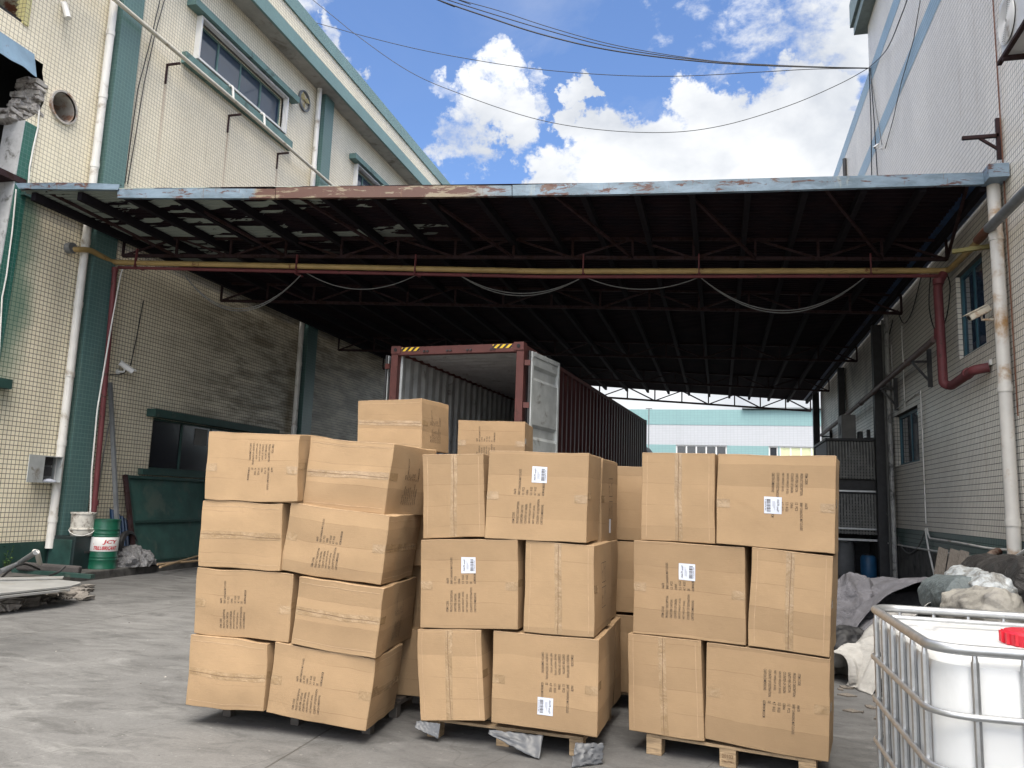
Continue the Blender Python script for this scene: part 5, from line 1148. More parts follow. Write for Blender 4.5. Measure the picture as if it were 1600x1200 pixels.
# meter box
mb0 = L(72, 712, LX); mbt = thing('meter_box', 'open grey meter box on the left wall beside the downpipe', 'meter box', tuple(L(60,732)))
y0, y1 = L(50,732,LX).y, L(80,732,LX).y; z0, z1 = L(60,754).z, L(60,712).z
m = MB(); m.box((LX, y0, z0), (LX+.03, y1, z1)); 
for a, b in (((y0,z0),(y0+.015,z1)), ((y1-.015,z0),(y1,z1)), ((y0+.015,z0),(y1-.015,z0+.015)), ((y0+.015,z1-.015),(y1-.015,z1))): m.box((LX+.03, a[0], a[1]), (LX+.24, b[0], b[1]))
gm = plain('pale grey enamel', (.40,.42,.42), .5, var=.15, scale=6, dirt=((.2,.18,.15), .2)); m.build('box', gm, mbt)
MB().hexa([(LX+.24, y0, z0), (LX+.255, y0, z0), (LX+.275, y0-.34, z0), (LX+.26, y0-.34, z0), (LX+.24, y0, z1), (LX+.255, y0, z1), (LX+.275, y0-.34, z1), (LX+.26, y0-.34, z1)]).build('door', gm, mbt)
for k in range(2): MB().box((LX+.03, y0+.08, z0+.12+.19*k), (LX+.13, y0+.30, z0+.27+.19*k)).build('meter', 'dark_metal', mbt, bevel=.01)
MB().box((LX+.03, y0+.04, z0+.06), (LX+.05, y1-.06, z1-.05)).build('mounting_plate', 'grey_steel', mbt)
m = blob((LX+.13, y0+.26, z0+.02), .06, .12, .05, 4, n=14); m.build('rag', 'paper', mbt, smooth=True)
# security cameras
def cctv(label, base, aim, wall_n, size=1.0, mat='white_paint'):
    base = Vector(base); aim = Vector(aim).normalized(); wn = Vector(wall_n); t = thing('security_camera', label, 'camera', tuple(base)); k = size
    MB().lathe(base, [(.045*k, 0), (.045*k, .02*k)], 16, wn).build('mount', mat, t); j = base+wn*.14*k
    MB().tube([base, j, j+Vector((0,0,.05*k))], .014*k, 8).build('arm', mat, t, smooth=True); c = j+Vector((0,0,.09*k)); u = Vector((0,0,1)); sd = aim.cross(u).normalized(); u2 = sd.cross(aim)
    a, b = c-aim*.10*k, c+aim*.16*k
    MB().beam(a, b, .075*k, .075*k).build('housing', mat, t, bevel=.012*k); MB().beam(a+u2*.045*k-aim*.01*k, b+u2*.045*k+aim*.03*k, .09*k, .008*k).build('sunshield', mat, t)
    MB().lathe(b+aim*.001, [(.026*k, 0), (.026*k, .004), (.0, .005)], 16, aim, caps=False).build('lens', 'cable', t); return t
v = L(190,581,LX+.12); cctv('small white security camera on the left wall past the dull red pipe', (LX+.02, v.y, v.z), (.5,.55,-.45), (1,0,0), 1.15)
v = Rr(1556,494,RX-.02); cctv('white security camera on the right wall between narrow window and thick downpipe', (RX-.02, v.y, v.z-.05), (-.75,-.2,-.42), (-1,0,0), 1.35, plain('yellowed camera shell', (.62,.57,.47), .5, dirt=((.35,.2,.1), .3)))
v = Rr(1378,232,RX-.02); cctv('tiny white security camera high on the upper right wall', (RX-.02, v.y, v.z), (-.5,-.6,-.6), (-1,0,0), .8)
# ------------------------------------------------------------------ rubble and panels at lower left
pn = thing('panel_stack', 'stack of pale grey boards lying on rubble at the left edge', 'boards', tuple(oz(60,925,.2)))
def board(px, z, th, mat, nm='board'):
    q = [oz(x, y, z) for x, y in px]; k = len(q); m = MB(); m.add([v-Vector((0,0,th)) for v in q]+q, [tuple(range(k-1,-1,-1)), tuple(range(k, 2*k))]+[(i, (i+1) % k, (i+1) % k+k, i+k) for i in range(k)]); return m.build(nm, mat, pn, bevel=.003)
pb = plain('pale fibre board', (.25,.253,.25), .8, var=.2, scale=3, dirt=((.2,.19,.17), .25))
board([(-30,935),(110,920),(108,914),(100,906),(60,907),(-30,911)], .24, .03, pb)
board([(-40,931),(112,915),(126,911),(126,909),(85,905),(-30,905)], .275, .025, pb)
board([(-40,906),(98,903),(100,900),(-30,903)], .30, .02, pb)
gl = thing('green_plank', 'long dark green plank on the kerb in front of the cabinet', 'plank', tuple(oz(100,897,.2)))
A, B = oz(22,891,.25), oz(145,901,.22); MB().beam(A, B, .10, .06).build('plank', 'green_dark', gl)
m = MB(); m.beam(oz(28,884,.33), oz(126,891,.28), .16, .12); one(m, 'foam_block', plain('dark grey foam', (.06,.055,.055), .9, var=.3, scale=6, bump=.4), 'long dark foam block lying behind the green plank', 'foam', bevel=.03)
m = MB(); m.tube([oz(0,893,.30), oz(30,880,.40), oz(56,863,.62)], .04, 10); one(m, 'old_pipe', 'grey_steel', 'dirty grey pipe propped up at the far left kerb', 'pipe', smooth=True)
m = MB(); m.tube(bend([oz(54,862,.62), oz(58,863,.62), oz(62,880,.40)], .08), .038, 10); one(m, 'pipe_elbow', 'pvc', 'broken white elbow pipe next to the cabinet', 'pipe', smooth=True)
m = MB(); m.tube(bend([oz(2,903,.22), oz(20,886,.40), oz(40,880,.42), oz(62,890,.30)], .2), .016, 8); m.tube(bend([oz(78,899,.22), oz(92,894,.28), oz(102,885,.36)], .1), .016, 8); one(m, 'black_hose', 'cable', 'black hose curling over the rubble at the left', 'hose', smooth=True)
rub = MB(); rr = random.Random(11)
for k in range(260):
    x = rr.uniform(-20, 138); yy = 952-x*.20+rr.uniform(-26, 6) if x < 90 else rr.uniform(918, 938)
    v = oz(x, yy, 0); s_ = rr.choice((.02, .03, .04, .06, .10 if x < 60 else .05))
    P = [v+Vector((rr.uniform(-1,1)*s_+dx*s_, rr.uniform(-.5,.5)*s_+dy*s_, max(0, dz*s_*.9+rr.uniform(-.2,.2)*s_))) for dz in (0, 1) for dx, dy in ((-1,-1),(1,-1),(1,1),(-1,1))]
    rub.hexa(P)
o = rub.build('rubble', plain('broken concrete', (.24,.22,.20), .9, var=.4, scale=9)); o['kind'] = 'stuff'; tag(o, 'small broken concrete and grit around the boards at the left kerb', 'rubble')
def leaf_plant(c, n, h, label, seed):
    rr = random.Random(seed); t = thing('weed', label, 'plant', tuple(c)); m = MB(); st = MB(); c = Vector(c)
    for k in range(n):
        a = rr.uniform(0, 6.28); r_ = rr.uniform(0, .22); b = c+Vector((math.cos(a)*r_*.4, math.sin(a)*r_*.4, 0)); e = c+Vector((math.cos(a)*r_, math.sin(a)*r_, rr.uniform(.3, 1)*h)); st.tube([b, (b+e)/2+Vector((0,0,.02)), e], .003, 4)
        for j in range(7):
            q = b.lerp(e, .3+.7*j/6); d = Vector((rr.uniform(-1,1), rr.uniform(-1,1), rr.uniform(-.1,.6))).normalized(); w = d.cross(Vector((0,0,1))).normalized()*.018; l = d*rr.uniform(.04, .07)
            m.add([q, q+l*.5+w, q+l, q+l*.5-w], [(0,1,2,3)])
    m.build('leaves', plain('weed leaf', (.07,.16,.025), .5, var=.4, scale=25), t); st.build('stems', plain('weed stem', (.09,.13,.04), .6), t)
leaf_plant(oz(2, 893, .15), 22, .42, 'small green weed growing at the very left edge', 5)
# ------------------------------------------------------------------ right wall fittings
pipething('red_standpipe', 'thick dark red pipe hanging down the right wall from the yellow pipe', 'pipe', 'red', [tp(1474,428,.12), Rr(1465,445,RX-.32), Rr(1474,600,RX-.32), Rr(1486,603,RX-.22), Rr(1522,578,RX-.22), Rr(1545,574,RX-.03)], .075, .12,
    joints=[(Rr(1468,518,RX-.32), (0,0,1)), (Rr(1468,525,RX-.32), (0,0,1)), (Rr(1512,584,RX-.22), (0,-1,.1)), (Rr(1466,440,RX-.32), (0,0,1))])
m = MB(); v = Rr(1540,572,RX-.03); m.box((RX-.05, v.y-.25, v.z-.02), (RX-.01, v.y+.12, v.z+.06)); one(m, 'wall_plate', 'pvc', 'white plate where the dark red pipe enters the right wall', 'plate')
hp_ = [Rr(1460,530,RX-.30), Rr(1418,566,RX-.30), Rr(1365,612,RX-.30), Rr(1325,646,RX-.30), Rr(1283,680,RX-.30)]
pipething('long_wall_pipe', 'long brownish pipe running back along the right wall on brackets', 'pipe', rusty('brown grey pipe', (.16,.11,.10), .3, (.08,.04,.03), 6), hp_, .06, .05, joints=[(hp_[1], (0,1,0)), (hp_[2], (0,1,0)), (hp_[3], (0,1,0)), (Rr(1345,630,RX-.30), (0,1,0))],
    brackets=[((RX, hp_[1].y-.6, hp_[1].z-.1), (RX-.36, hp_[1].y-.6, hp_[1].z-.1), .06), ((RX-.04, hp_[1].y-.6, hp_[1].z+.15), (RX-.04, hp_[1].y-.6, hp_[1].z-.6), .08), ((RX-.04, hp_[1].y-.6, hp_[1].z-.5), (RX-.34, hp_[1].y-.6, hp_[1].z-.12), .05),
              ((RX, hp_[2].y-1.2, hp_[2].z-.1), (RX-.36, hp_[2].y-1.2, hp_[2].z-.1), .06), ((RX-.04, hp_[2].y-1.2, hp_[2].z+.15), (RX-.04, hp_[2].y-1.2, hp_[2].z-.6), .08), ((RX-.04, hp_[2].y-1.2, hp_[2].z-.5), (RX-.34, hp_[2].y-1.2, hp_[2].z-.12), .05),
              ((RX, hp_[4].y-.6, hp_[4].z-.1), (RX-.36, hp_[4].y-.6, hp_[4].z-.1), .06), ((RX-.04, hp_[4].y-.6, hp_[4].z+.15), (RX-.04, hp_[4].y-.6, hp_[4].z-.6), .08)])
# thick grey duct sloping up out of the frame
A, B, C_ = Rr(1528,375,RX-.22), Rr(1545,357,RX-.22), Rr(1640,262,RX-.22); C_ = C_+(C_-B).normalized()*6
t = thing('grey_duct', 'thick dark grey pipe slanting up past the thick downpipe on the right wall', 'pipe', tuple(B)); MB().tube([B, C_], .072, 14).build('pipe', 'grey_steel', t, smooth=True)
MB().tube([A, B], .068, 14).build('rusty_sleeve', rusty('rusty sleeve', (.14,.06,.04), .6, scale=12), t, smooth=True)
v = Rr(1528,388,RX-.2); m = MB(); m.beam((RX, v.y-.1, v.z), (RX-.52, v.y+.12, v.z), .07, .06); m.beam((RX-.02, v.y-.1, v.z+.25), (RX-.02, v.y-.1, v.z-.3), .09, .05, (0,1,0)); one(m, 'pipe_bracket', rusty('old yellow bracket', (.22,.19,.06), .3), 'yellowish steel bracket holding the pipes beside the thick downpipe', 'bracket')
# grille cabinet of the extractor standing against the right wall
ZG = oy(1340, 687, 21.5).z; GX0, GX1 = 2.66, RX-.02
gc = thing('extractor_cabinet', 'sooty dark louvred cabinet with patterned metal grille against the right wall', 'cabinet', ((GX0+GX1)/2, 22.5, 0))
zl = [oy(1340, y, 21.5).z for y in (748, 772, 835, 843)]
m = MB(); m.box((GX0, 21.6, zl[0]), (GX1, 24.0, ZG-.03)); m.box((GX0+.02, 21.75, zl[1]), (GX1, 24, zl[0])); m.box((GX0, 21.6, zl[2]), (GX1, 24, zl[1])); m.build('cabinet_body', 'dark_metal', gc)
MB().box((GX0-.04, 21.45, ZG-.03), (GX1, 24.05, ZG+.03)).build('top_plate', 'dark_metal', gc)
M['grille'] = plain('sooty grille', (.19,.19,.18), .5, .2, var=.3, scale=6)
for za, zb_, nm in ((zl[0], ZG-.04, 'upper'), (zl[2], zl[1], 'lower')):
    m = MB(); W_ = GX1-GX0; n = 18
    for i in range(n):
        x = GX0+.02+(W_-.04)*i/n; m.box((x, 21.555, za), (x+.042, 21.598, zb_))
    nr_ = int((zb_-za)/.075)
    for j in range(nr_):
        z = za+.03+.075*j
        for i in range(n):
            x = GX0+.02+(W_-.04)*i/n; dx_ = abs((i+.5)/n-.5)*2; dz_ = j/max(1, nr_-1)
            if dx_ < .95-dz_*1.02 or (nm == 'lower' and (i+j) % 3 == 0): m.box((x-.012, 21.535, z), (x+.054, 21.554, z+.035))
    m.build('grille', 'grille', gc)
m = MB(); m.box((GX0, 21.4, zl[3]-.03), (GX1, 21.45, zl[3]+.02)); m.box((GX0, 21.4, zl[1]+.05), (GX1, 21.44, zl[1]+.09)); m.box((GX0, 21.4, zl[2]+.12), (GX1, 21.44, zl[2]+.16)); m.build('rail', 'galv', gc)
for x in (GX0, GX1-.08):
    for y in (21.6, 23.9): MB().box((x, y, 0), (x+.08, y+.08, zl[2])).build('leg', 'dark_metal', gc)
MB().box((GX0, 23.7, .0), (GX1, 23.75, zl[2])).build('rear_panel', 'dark_metal', gc)
br_ = thing('grey_barrel', 'pale grey barrel in the dark gap under the louvred cabinet', 'barrel', (3.1, 22.4, 0)); MB().lathe((3.1, 22.4, 0), [(.26,0),(.28,.05),(.28,.8),(.24,.86)], 24).build('barrel_body', plain('grey barrel', (.16,.165,.17), .6), br_, smooth=True)
MB().lathe((3.1, 22.4, .86), [(.20,0),(.20,.04)], 20).build('lid', 'cable_grey', br_)
b2 = thing('blue_barrel', 'small blue barrel in the dark gap under the louvred cabinet', 'barrel', (3.62, 21.9, 0)); MB().lathe((3.62, 21.9, 0), [(.17,0),(.19,.05),(.19,.5),(.15,.56)], 24).build('barrel_body', plain('blue barrel', (.02,.10,.22), .5), b2, smooth=True)
MB().lathe((3.62, 21.9, .56), [(.1,0),(.1,.03)], 20).build('lid', 'cable', b2)
# compressor unit on top of it
u0, u1 = oy(1313, 684, 22.6), oy(1334, 650, 22.6)
ac = thing('condenser_unit', 'small grey condenser unit standing on the louvred cabinet', 'air conditioner', ((u0.x+u1.x)/2, 22.7, ZG+.03))
MB().box((u0.x, 22.3, ZG+.035), (u1.x, 23.0, u1.z)).build('housing', plain('grey unit', (.17,.165,.16), .6), ac, bevel=.01)
MB().lathe((u0.x-.001, 22.65, (ZG+u1.z)/2), [(.17,0),(.17,.01),(.0,.012)], 24, (-1,0,0), caps=False).build('fan_guard', 'dark_metal', ac)
m = MB(); m.box((u1.x+.05, 22.2, ZG+.03), (u1.x+.15, 22.5, ZG+.28)); m.box((u1.x+.18, 22.2, ZG+.03), (u1.x+.42, 22.4, ZG+.12)); m.box((u1.x+.25, 22.2, ZG+.12), (u1.x+.33, 22.3, ZG+.33)); m.build('pump', 'dark_metal', ac)
# vertical pipes and posts around it
def vpost(px, y, mat, r, label, cat, z1=None, nm='wall_pipe', z0=.0, sq=False, X=None):
    v = oy(px, 650, y) if X is None else Vector((X, y, 0)); m = MB()
    if sq: m.box((v.x-r, y-r, z0), (v.x+r, y+r, z1 or CZ-.3))
    else: m.tube([(v.x, y, z0), (v.x, y, z1 or CZ-.3)], r, 10)
    return one(m, nm, mat, label, cat, smooth=not sq)
vpost(1374, 21.2, 'dark_metal', .12, 'sooty black square duct rising beside the louvred cabinet', 'duct', nm='black_duct', sq=True)
vpost(1384, 20.6, 'cable_grey', .03, 'thin grey pipe just right of the sooty duct', 'pipe', nm='thin_pipe')
vpost(1390, 20.0, plain('grimy white pipe', (.35,.35,.34), .5, var=.2, dirt=((.08,.08,.08), .4)), .055, 'grimy white pipe right of the sooty duct, running full height', 'pipe')
vpost(1307, 27.5, 'dark_metal', .10, 'black post on the far right wall above the condenser', 'post', nm='black_post', sq=True, X=RX-.12)
for i, (x, y0_, y1_, lab) in enumerate(((1443, 608, 818, 'thin white conduit dropping to the hoses on the right wall'), (1410, 508, 640, 'short thin conduit above the square window on the right wall'))):
    a, b = Rr(x, y0_, RX-.03), Rr(x+4, y1_, RX-.03); m = MB(); m.tube([(RX-.03, b.y, a.z), (RX-.03, b.y, b.z)], .016, 8)
    if i == 0: m.tube(bend([(RX-.03, b.y, a.z), (RX-.03, b.y+2.6, a.z-.1), (RX-.03, b.y+2.6, a.z+1.5)], .06), .012, 6)
    one(m, 'conduit', 'pvc', lab, 'conduit', 'thin conduits on the right wall', smooth=True)
def hose(label, pts, r, mat='pvc', X=RX-.06, nm='water_hose'):
    m = MB(); m.tube(bend([Rr(x, y, X) for x, y in pts], .5, 6), r, 8); return one(m, nm, mat, label, 'hose', smooth=True)
hose('upper white water hose running to the thick downpipe', [(1448,826),(1452,841),(1500,848),(1545,857),(1582,860)], .018)
hose('lower white water hose behind the planks on the right wall', [(1385,848),(1430,856),(1500,867),(1550,875),(1600,882)], .018)
hose('slack hose looping under the conduit on the right wall', [(1385,800),(1392,815),(1405,850),(1420,868),(1436,855),(1446,828)], .016, 'cable_grey')
hose('white hose dropping to the ground beside the planks', [(1446,826),(1449,850),(1458,890),(1464,915)], .018)
hose('white hose end bent at the foot of the thick downpipe', [(1573,870),(1585,872),(1600,862),(1625,845)], .026, X=RX-.3)
m = MB(); m.tube(bend([Rr(1545,930,RX-.3), Rr(1545,868,RX-.3), Rr(1560,862,RX-.1)], .12), .058, 12); one(m, 'rusty_elbow_pipe', rusty('rusty brown pipe', (.20,.15,.12), .7, (.12,.045,.025)), 'fat rusty elbow pipe standing behind the tarpaulin rolls', 'pipe', smooth=True)
for (pp, lab) in (([(1455,420),(1450,480),(1462,525),(1480,500),(1486,440),(1474,420)], 'black cable loop around the dark red pipe'), ([(1440,430),(1425,490),(1412,510),(1402,485)], 'black cable festoon under the blue gutter'), ([(1395,500),(1388,530),(1378,520),(1372,560)], 'second black cable festoon farther back under the blue gutter')):
    m = MB(); m.tube(bend([Rr(x, y, RX-.06) for x, y in pp], .5), .011, 6); one(m, 'loose_cable', 'cable', lab, 'cable', 'loose cables on the right wall', smooth=True)
m = MB(); m.tube([(RX-.03, Rr(1575,330,RX).y, 9.5), (RX-.03, Rr(1575,330,RX).y-.01, 7.0), (RX-.03, Rr(1575,330,RX).y, 3.0)], .010, 6)
one(m, 'rusty_wire', rusty('rusty wire', (.16,.07,.04), .5), 'rusty wire hanging down the front of the right wall', 'wire', smooth=True)
# bracket and outdoor unit at the top right
v = Rr(1566, 212, RX-.04); bt_ = thing('steel_bracket', 'rusty empty steel bracket sticking out of the upper right wall', 'bracket', tuple(v))
zt_, zb_ = Rr(1560,183,RX-.04).z, Rr(1568,236,RX-.04).z; ax_ = Rr(1560,212,RX-.04)
m = MB(); m.beam((RX-.04, ax_.y, zb_-.05), (RX-.04, ax_.y, zt_), .06, .05, (0,1,0)); m.build('wall_plate', 'truss', bt_)
e_ = oy(1503, 214, ax_.y); m = MB(); m.beam((RX-.04, ax_.y, ax_.z), (e_.x, ax_.y, ax_.z), .05, .05); m.beam((RX-.04, ax_.y, ax_.z-.22), (e_.x+(RX-e_.x)*.45, ax_.y, ax_.z-.02), .035, .035); m.build('arm', 'truss', bt_)
AX = RX-.75; fc = ox(1575, 33, AX)
au = thing('outdoor_ac_unit', 'white outdoor air conditioner with round fan guard at the top right corner', 'air conditioner', (AX+.2, fc.y-.3, fc.z-.4))
wp = plain('off white unit', (.62,.63,.64), .45, var=.08, dirt=((.35,.3,.25), .15))
MB().box((AX, fc.y-.75, fc.z-.33), (AX+.38, fc.y+.27, fc.z+.36)).build('housing', wp, au, bevel=.02)
g = MB()
for k in range(13): g.tube([(AX-.02, fc.y+(.03+.019*k)*math.cos(a), fc.z+.01+(.03+.019*k)*math.sin(a)) for a in [2*math.pi*j/36 for j in range(36)]], .006, 5, close=True)
for k in range(12): a = 2*math.pi*k/12; g.tube([(AX-.018, fc.y+.03*math.cos(a), fc.z+.01+.03*math.sin(a)), (AX-.018, fc.y+.255*math.cos(a), fc.z+.01+.255*math.sin(a))], .004, 4)
g.build('fan_guard', 'white_paint', au); MB().lathe((AX-.001, fc.y, fc.z+.01), [(.25,0),(.25,.004),(.0,.005)], 32, (-1,0,0), caps=False).build('fan_opening', 'dark_metal', au)
m = MB()
for yy in (fc.y-.6, fc.y+.12): m.beam((RX, yy, fc.z-.39), (AX-.04, yy, fc.z-.39), .05, .05); m.beam((RX-.03, yy, fc.z-.85), (AX+.2, yy, fc.z-.42), .04, .04); m.beam((RX-.03, yy, fc.z-.9), (RX-.03, yy, fc.z-.36), .05, .05, (0,1,0))
m.beam((AX-.02, fc.y-.7, fc.z-.36), (AX-.02, fc.y+.3, fc.z-.36), .05, .04); m.build('support', 'truss', au)
# ------------------------------------------------------------------ junk by the right wall
M['tarp'] = cloth('grey violet fabric', (.16,.158,.175), .85, 1.0, .6, .2, (.12,.115,.12))
M['felt'] = cloth('off white felt', (.44,.43,.41), .9, 1.0, .3, .12, (.30,.275,.245))
g_ = oz(1385, 965, 0)
heap('fabric_heap', 'tarp', 'big heap of grey violet fabric between the cartons and the wall', 'fabric', (2.35, 11.6, 0), 1.15, 1.0, .74, 5, amp=.14, fr=1.35, n=80)
heap('fabric_heap', 'tarp', 'upper fold of grey fabric lying nearest to the cartons on the heap', 'fabric', (1.65, 11.3, 0), .55, .8, .76, 8, amp=.16, fr=1.5, n=60)
heap('black_bag', 'cable', 'black plastic bag between the fabric heap and the white felt scraps', 'bag', (1.40, 10.0, 0), .38, .35, .30, 2, amp=.2, fr=1.8)
def sheetfold(name, mat, label, cat, c, wx, wy, h, seed, rot=0, n=50, curl=1.0, fr=2.2):
    c = Vector(c); m = MB(); Rm = Matrix.Rotation(rot, 3, 'Z')
    def fn(s, t_):
        x = (s-.5)*wx; y = (t_-.5)*wy; q = Vector((x*fr/wx+seed, y*fr/wy+seed*2, seed)); z = h*(.5+.9*(.5-abs(noise.noise(q))*1.9)*curl)*math.sin(math.pi*min(1, max(0, s)))**.35*math.sin(math.pi*min(1, max(0, t_)))**.35+.12*h*noise.noise(q*3.1)
        dv = noise.noise_vector(q*1.6)*.35*wx; return c+Rm@Vector((x+dv.x*.6, y+dv.y*.6, max(.006, z)))
    m.grid(fn, n, n); o = m.build(name, mat, smooth=True, solid=.006); return tag(o, label, cat)
def curl(label, prof, c, width, rot, seed, taper=.25, amp=.05, mat='felt', name='felt_scrap', cat='felt scrap', grp='scraps of white felt'):
    """a limp felt sheet: a smooth profile curve carried sideways, twisting and narrowing"""
    P = [Vector((x, 0, z)) for x, z in prof]; out = []
    for i in range(len(P)-1):
        a_, b_, c_, d_ = P[max(0, i-1)], P[i], P[i+1], P[min(len(P)-1, i+2)]
        for k in range(8): t = k/8; out.append(.5*((2*b_)+(c_-a_)*t+(2*a_-5*b_+4*c_-d_)*t*t+(3*b_-a_-3*c_+d_)*t**3))
    out.append(P[-1]); n = len(out)-1; c = Vector(c); Rm = Matrix.Rotation(rot, 3, 'Z'); m = MB()
    def fn(s, t_):
        f = s*n; i = min(n-1, int(f)); p = out[i].lerp(out[i+1], f-i); k = 1-taper*t_*(1+.4*math.sin(s*5+seed))
        q = Vector((s*3.1+seed, t_*2.3, seed*.7)); dv = noise.noise_vector(q)*amp*2+noise.noise_vector(q*2.7)*amp*.7
        v = Vector((p.x*k, (t_-.5)*width*(1+.2*math.sin(s*7+seed)), p.z*k))+dv; v.z = max(.006, v.z); return c+Rm@v
    m.grid(fn, 70, 26); o = m.build(name, mat, smooth=True, solid=.007); return tag(o, label, cat, grp)
curl('tall white felt sheet draped highest behind the other felt scraps', [(-.75,0),(-.45,.25),(-.1,.62),(.12,.70),(.30,.50),(.55,.30),(.8,.05)], (1.85, 9.1, 0), 1.0, .25, 2.0, .2, .06)
curl('white felt scrap curled over into an open loop beside the right stack', [(-.35,.0),(-.22,.25),(-.08,.46),(.14,.50),(.26,.36),(.20,.20),(.04,.16),(-.02,.26)], (1.52, 8.25, 0), .50, .5, 5.0, .15, .03)
curl('low folded white felt scrap lying in front of the looped one', [(-.40,.02),(-.25,.16),(-.05,.24),(.12,.10),(.22,.20),(.38,.16),(.48,.01)], (1.66, 7.85, 0), .42, .9, 8.0, .3, .035)
curl('narrow white felt scrap slumped against the foot of the right stack', [(-.30,.0),(-.20,.30),(-.04,.40),(.08,.22),(.22,.10),(.34,.0)], (1.22, 8.5, 0), .5, 1.9, 11.0, .25, .04)
curl('grey fabric sheet draped with a sharp fold over the front of the grey heap', [(-1.1,.02),(-.85,.45),(-.45,.78),(.0,.86),(.5,.80),(.85,.55),(1.05,.10)], (2.35, 11.0, 0), 1.5, .15, 3.0, .15, .07, 'tarp', 'fabric_sheet', 'fabric', 'grey fabric by the right wall')
curl('grey fabric sheet crumpled low in front of the grey heap', [(-.7,.02),(-.5,.32),(-.2,.50),(.1,.42),(.3,.52),(.6,.38),(.8,.02)], (1.95, 10.2, 0), .8, .3, 7.0, .2, .06, 'tarp', 'fabric_sheet', 'fabric', 'grey fabric by the right wall')
def roll(label, a, b, r, mat, seed, amp=.12, nm='tarpaulin_roll'):
    a, b = Vector(a), Vector(b); d = (b-a); L_ = d.length; d.normalize(); u = Vector((0,0,1)); u = (u-d*u.dot(d)).normalized(); w = d.cross(u); m = MB()
    def fn(s, t_):
        an = 2*math.pi*s; q = Vector((math.cos(an)*1.3, math.sin(an)*1.3, t_*L_*2.2+seed*3)); v = amp*((.5-abs(noise.noise(q))*1.8)+.5*noise.noise(q*3.3)); e = min(1, math.sin(math.pi*min(.97, max(.03, t_)))*3.2)
        rr_ = r*(1+v)*e**.5 if 0 < t_ < 1 else .0; P = a+d*L_*t_+(u*math.cos(an)+w*math.sin(an))*rr_; P.z = max(.004, P.z); return P
    m.grid(fn, 72, 48); o = m.build(nm, mat, smooth=True); return tag(o, label, 'tarpaulin', 'rolled tarpaulins by the right wall')
M['tarp_green'] = cloth('grey green tarpaulin', (.14,.165,.17), .5, 1.2, .5, .2, (.09,.09,.085))
M['tarp_black'] = cloth('black plastic wrap', (.045,.042,.04), .38, 1.6, .8, .3, (.085,.078,.07))
tS = NT('crinkled silver sheet'); pS = tS.pos(); nS = tS.noise(pS, 6, 8, .7, 1.2); tS.bump(nS, .9, .05)
M['silver'] = tS.done(tS.mix(tS.ramp(nS, .4, .6), (.28,.27,.25), (.62,.66,.68)), .32, .2)
tC = NT('worn pale tarpaulin'); pC = tC.pos(); nC = tC.noise(pC, 3, 8, .7, .8); tC.bump(tC.noise(pC, 11, 6, .7), .6, .03); M['tarp_pale'] = tC.done(tC.mix(tC.ramp(nC, .45, .62), (.36,.34,.30), (.20,.19,.175)), .6)
roll('black plastic wrapped roll, thickest, at the right edge against the wall', oy(1528,912,9.9), oy(1660,926,8.3), .31, M['tarp_black'], 3, .10)
roll('grey green rolled tarpaulin lying in front of the planks', oy(1462,930,9.2), oy(1522,936,8.2), .20, M['tarp_green'], 6, .08)
roll('crinkled silver tarpaulin roll on top of the grey green one', oy(1498,914,9.4), oy(1562,936,8.0), .19, M['silver'], 9, .25)
roll('worn pale tarpaulin roll with dark patches in front of the silver one', oy(1492,950,8.3), oy(1580,958,7.5), .19, M['tarp_pale'], 12, .16)
heap('fabric_heap', 'tarp_black', 'low dark heap that carries the tarpaulin rolls', 'fabric', (2.75, 8.8, 0), .95, 1.3, .52, 15, amp=.2, fr=2.0, n=50)
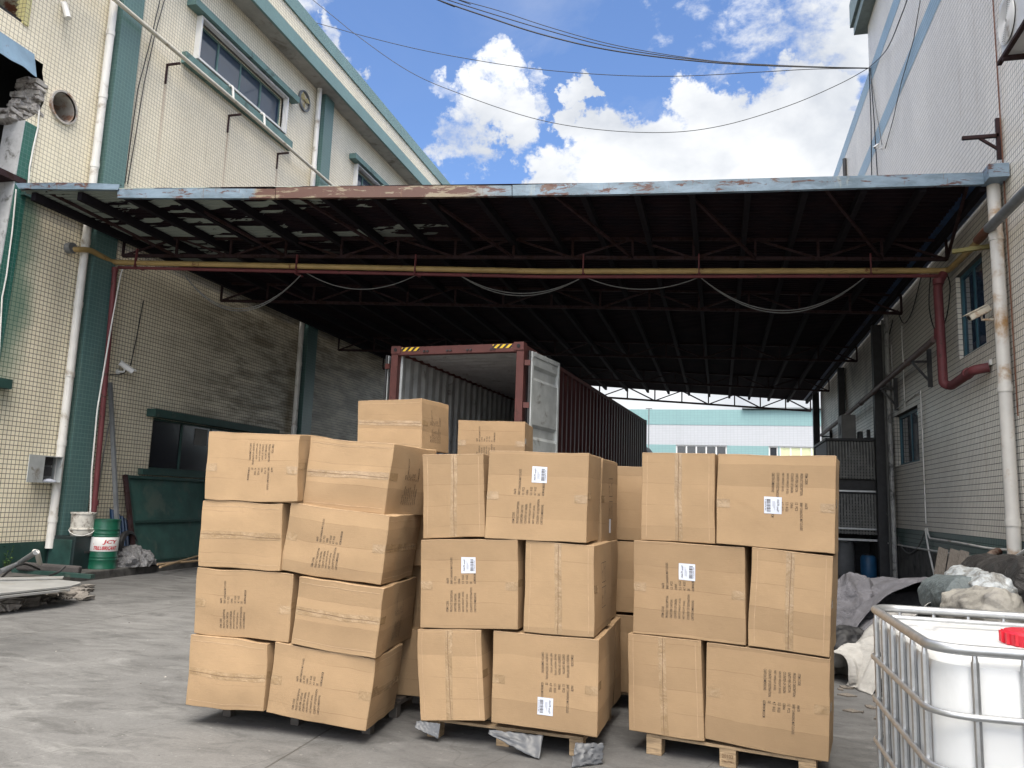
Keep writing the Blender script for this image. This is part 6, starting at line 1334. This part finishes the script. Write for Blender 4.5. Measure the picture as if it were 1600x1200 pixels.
for i, (x0, x1, w_, lab) in enumerate(((1466,1462,.17,'leftmost of the three weathered planks leaning on the right wall'), (1484,1478,.16,'middle one of the three weathered planks leaning on the right wall'), (1499,1493,.15,'rightmost of the three weathered planks leaning on the right wall'))):
    tz = ox(x0, 857+i*2, RX-.12); bz2 = ox(x1-4, 930, RX-.75)
    tz = oy(x0+8, 857+i*2, 13.3); bz2 = oy(x1-6, 940, 12.9)
    one(MB().beam((bz2.x-.02*(2-i), 12.9+.04*i, .0), (tz.x, 13.3, tz.z), w_*.82, .03, (0.15*(i-1),1,0)), 'plank', 'wood_grey', lab, 'plank', 'planks leaning on the right wall', bevel=.004)
# scraps on the ground near the felt
rr = random.Random(21)
sc_ = MB()
for k in range(60):
    x, y = rr.uniform(1.0, 2.2), rr.uniform(7.0, 9.4); s_ = rr.uniform(.02, .09); a = rr.uniform(0, 3.14); c, s2 = math.cos(a)*s_, math.sin(a)*s_
    sc_.hexa([(x-c, y-s2, .002), (x+s2*.5, y-c*.5, .002), (x+c, y+s2, .002), (x-s2*.5, y+c*.5, .002), (x-c, y-s2, .012), (x+s2*.5, y-c*.5, .02), (x+c, y+s2, .012), (x-s2*.5, y+c*.5, .01)])
o = sc_.build('scraps', 'wood_grey'); o['kind'] = 'stuff'; tag(o, 'torn scraps and splinters littering the ground by the white felt', 'litter')

# a little grit and litter over the open concrete
rr = random.Random(33); gr = MB()
for k in range(170):
    x, y = rr.uniform(-9.5, 3.2), rr.uniform(3.2, 12.5)
    if -3.8 < x < .8 and 4.9 < y < 8.3: continue
    s_ = rr.choice((.004, .006, .009, .013, .02 if k % 4 == 0 else .006)); a = rr.uniform(0, 3.14); c, d_ = math.cos(a)*s_, math.sin(a)*s_*.7
    gr.hexa([(x-c, y-d_, .001), (x+d_, y-c, .001), (x+c, y+d_, .001), (x-d_, y+c, .001), (x-c*.7, y-d_*.7, .002+s_*.5), (x+d_*.6, y-c*.6, .002+s_*.4), (x+c*.7, y+d_*.7, .002+s_*.6), (x-d_*.6, y+c*.6, .002+s_*.4)])
o = gr.build('grit', plain('dark grit', (.12,.11,.10), .9, var=.6, scale=3, dirt=((.45,.43,.40), .5))); o['kind'] = 'stuff'; tag(o, 'scattered grit and tiny scraps on the open concrete', 'grit')
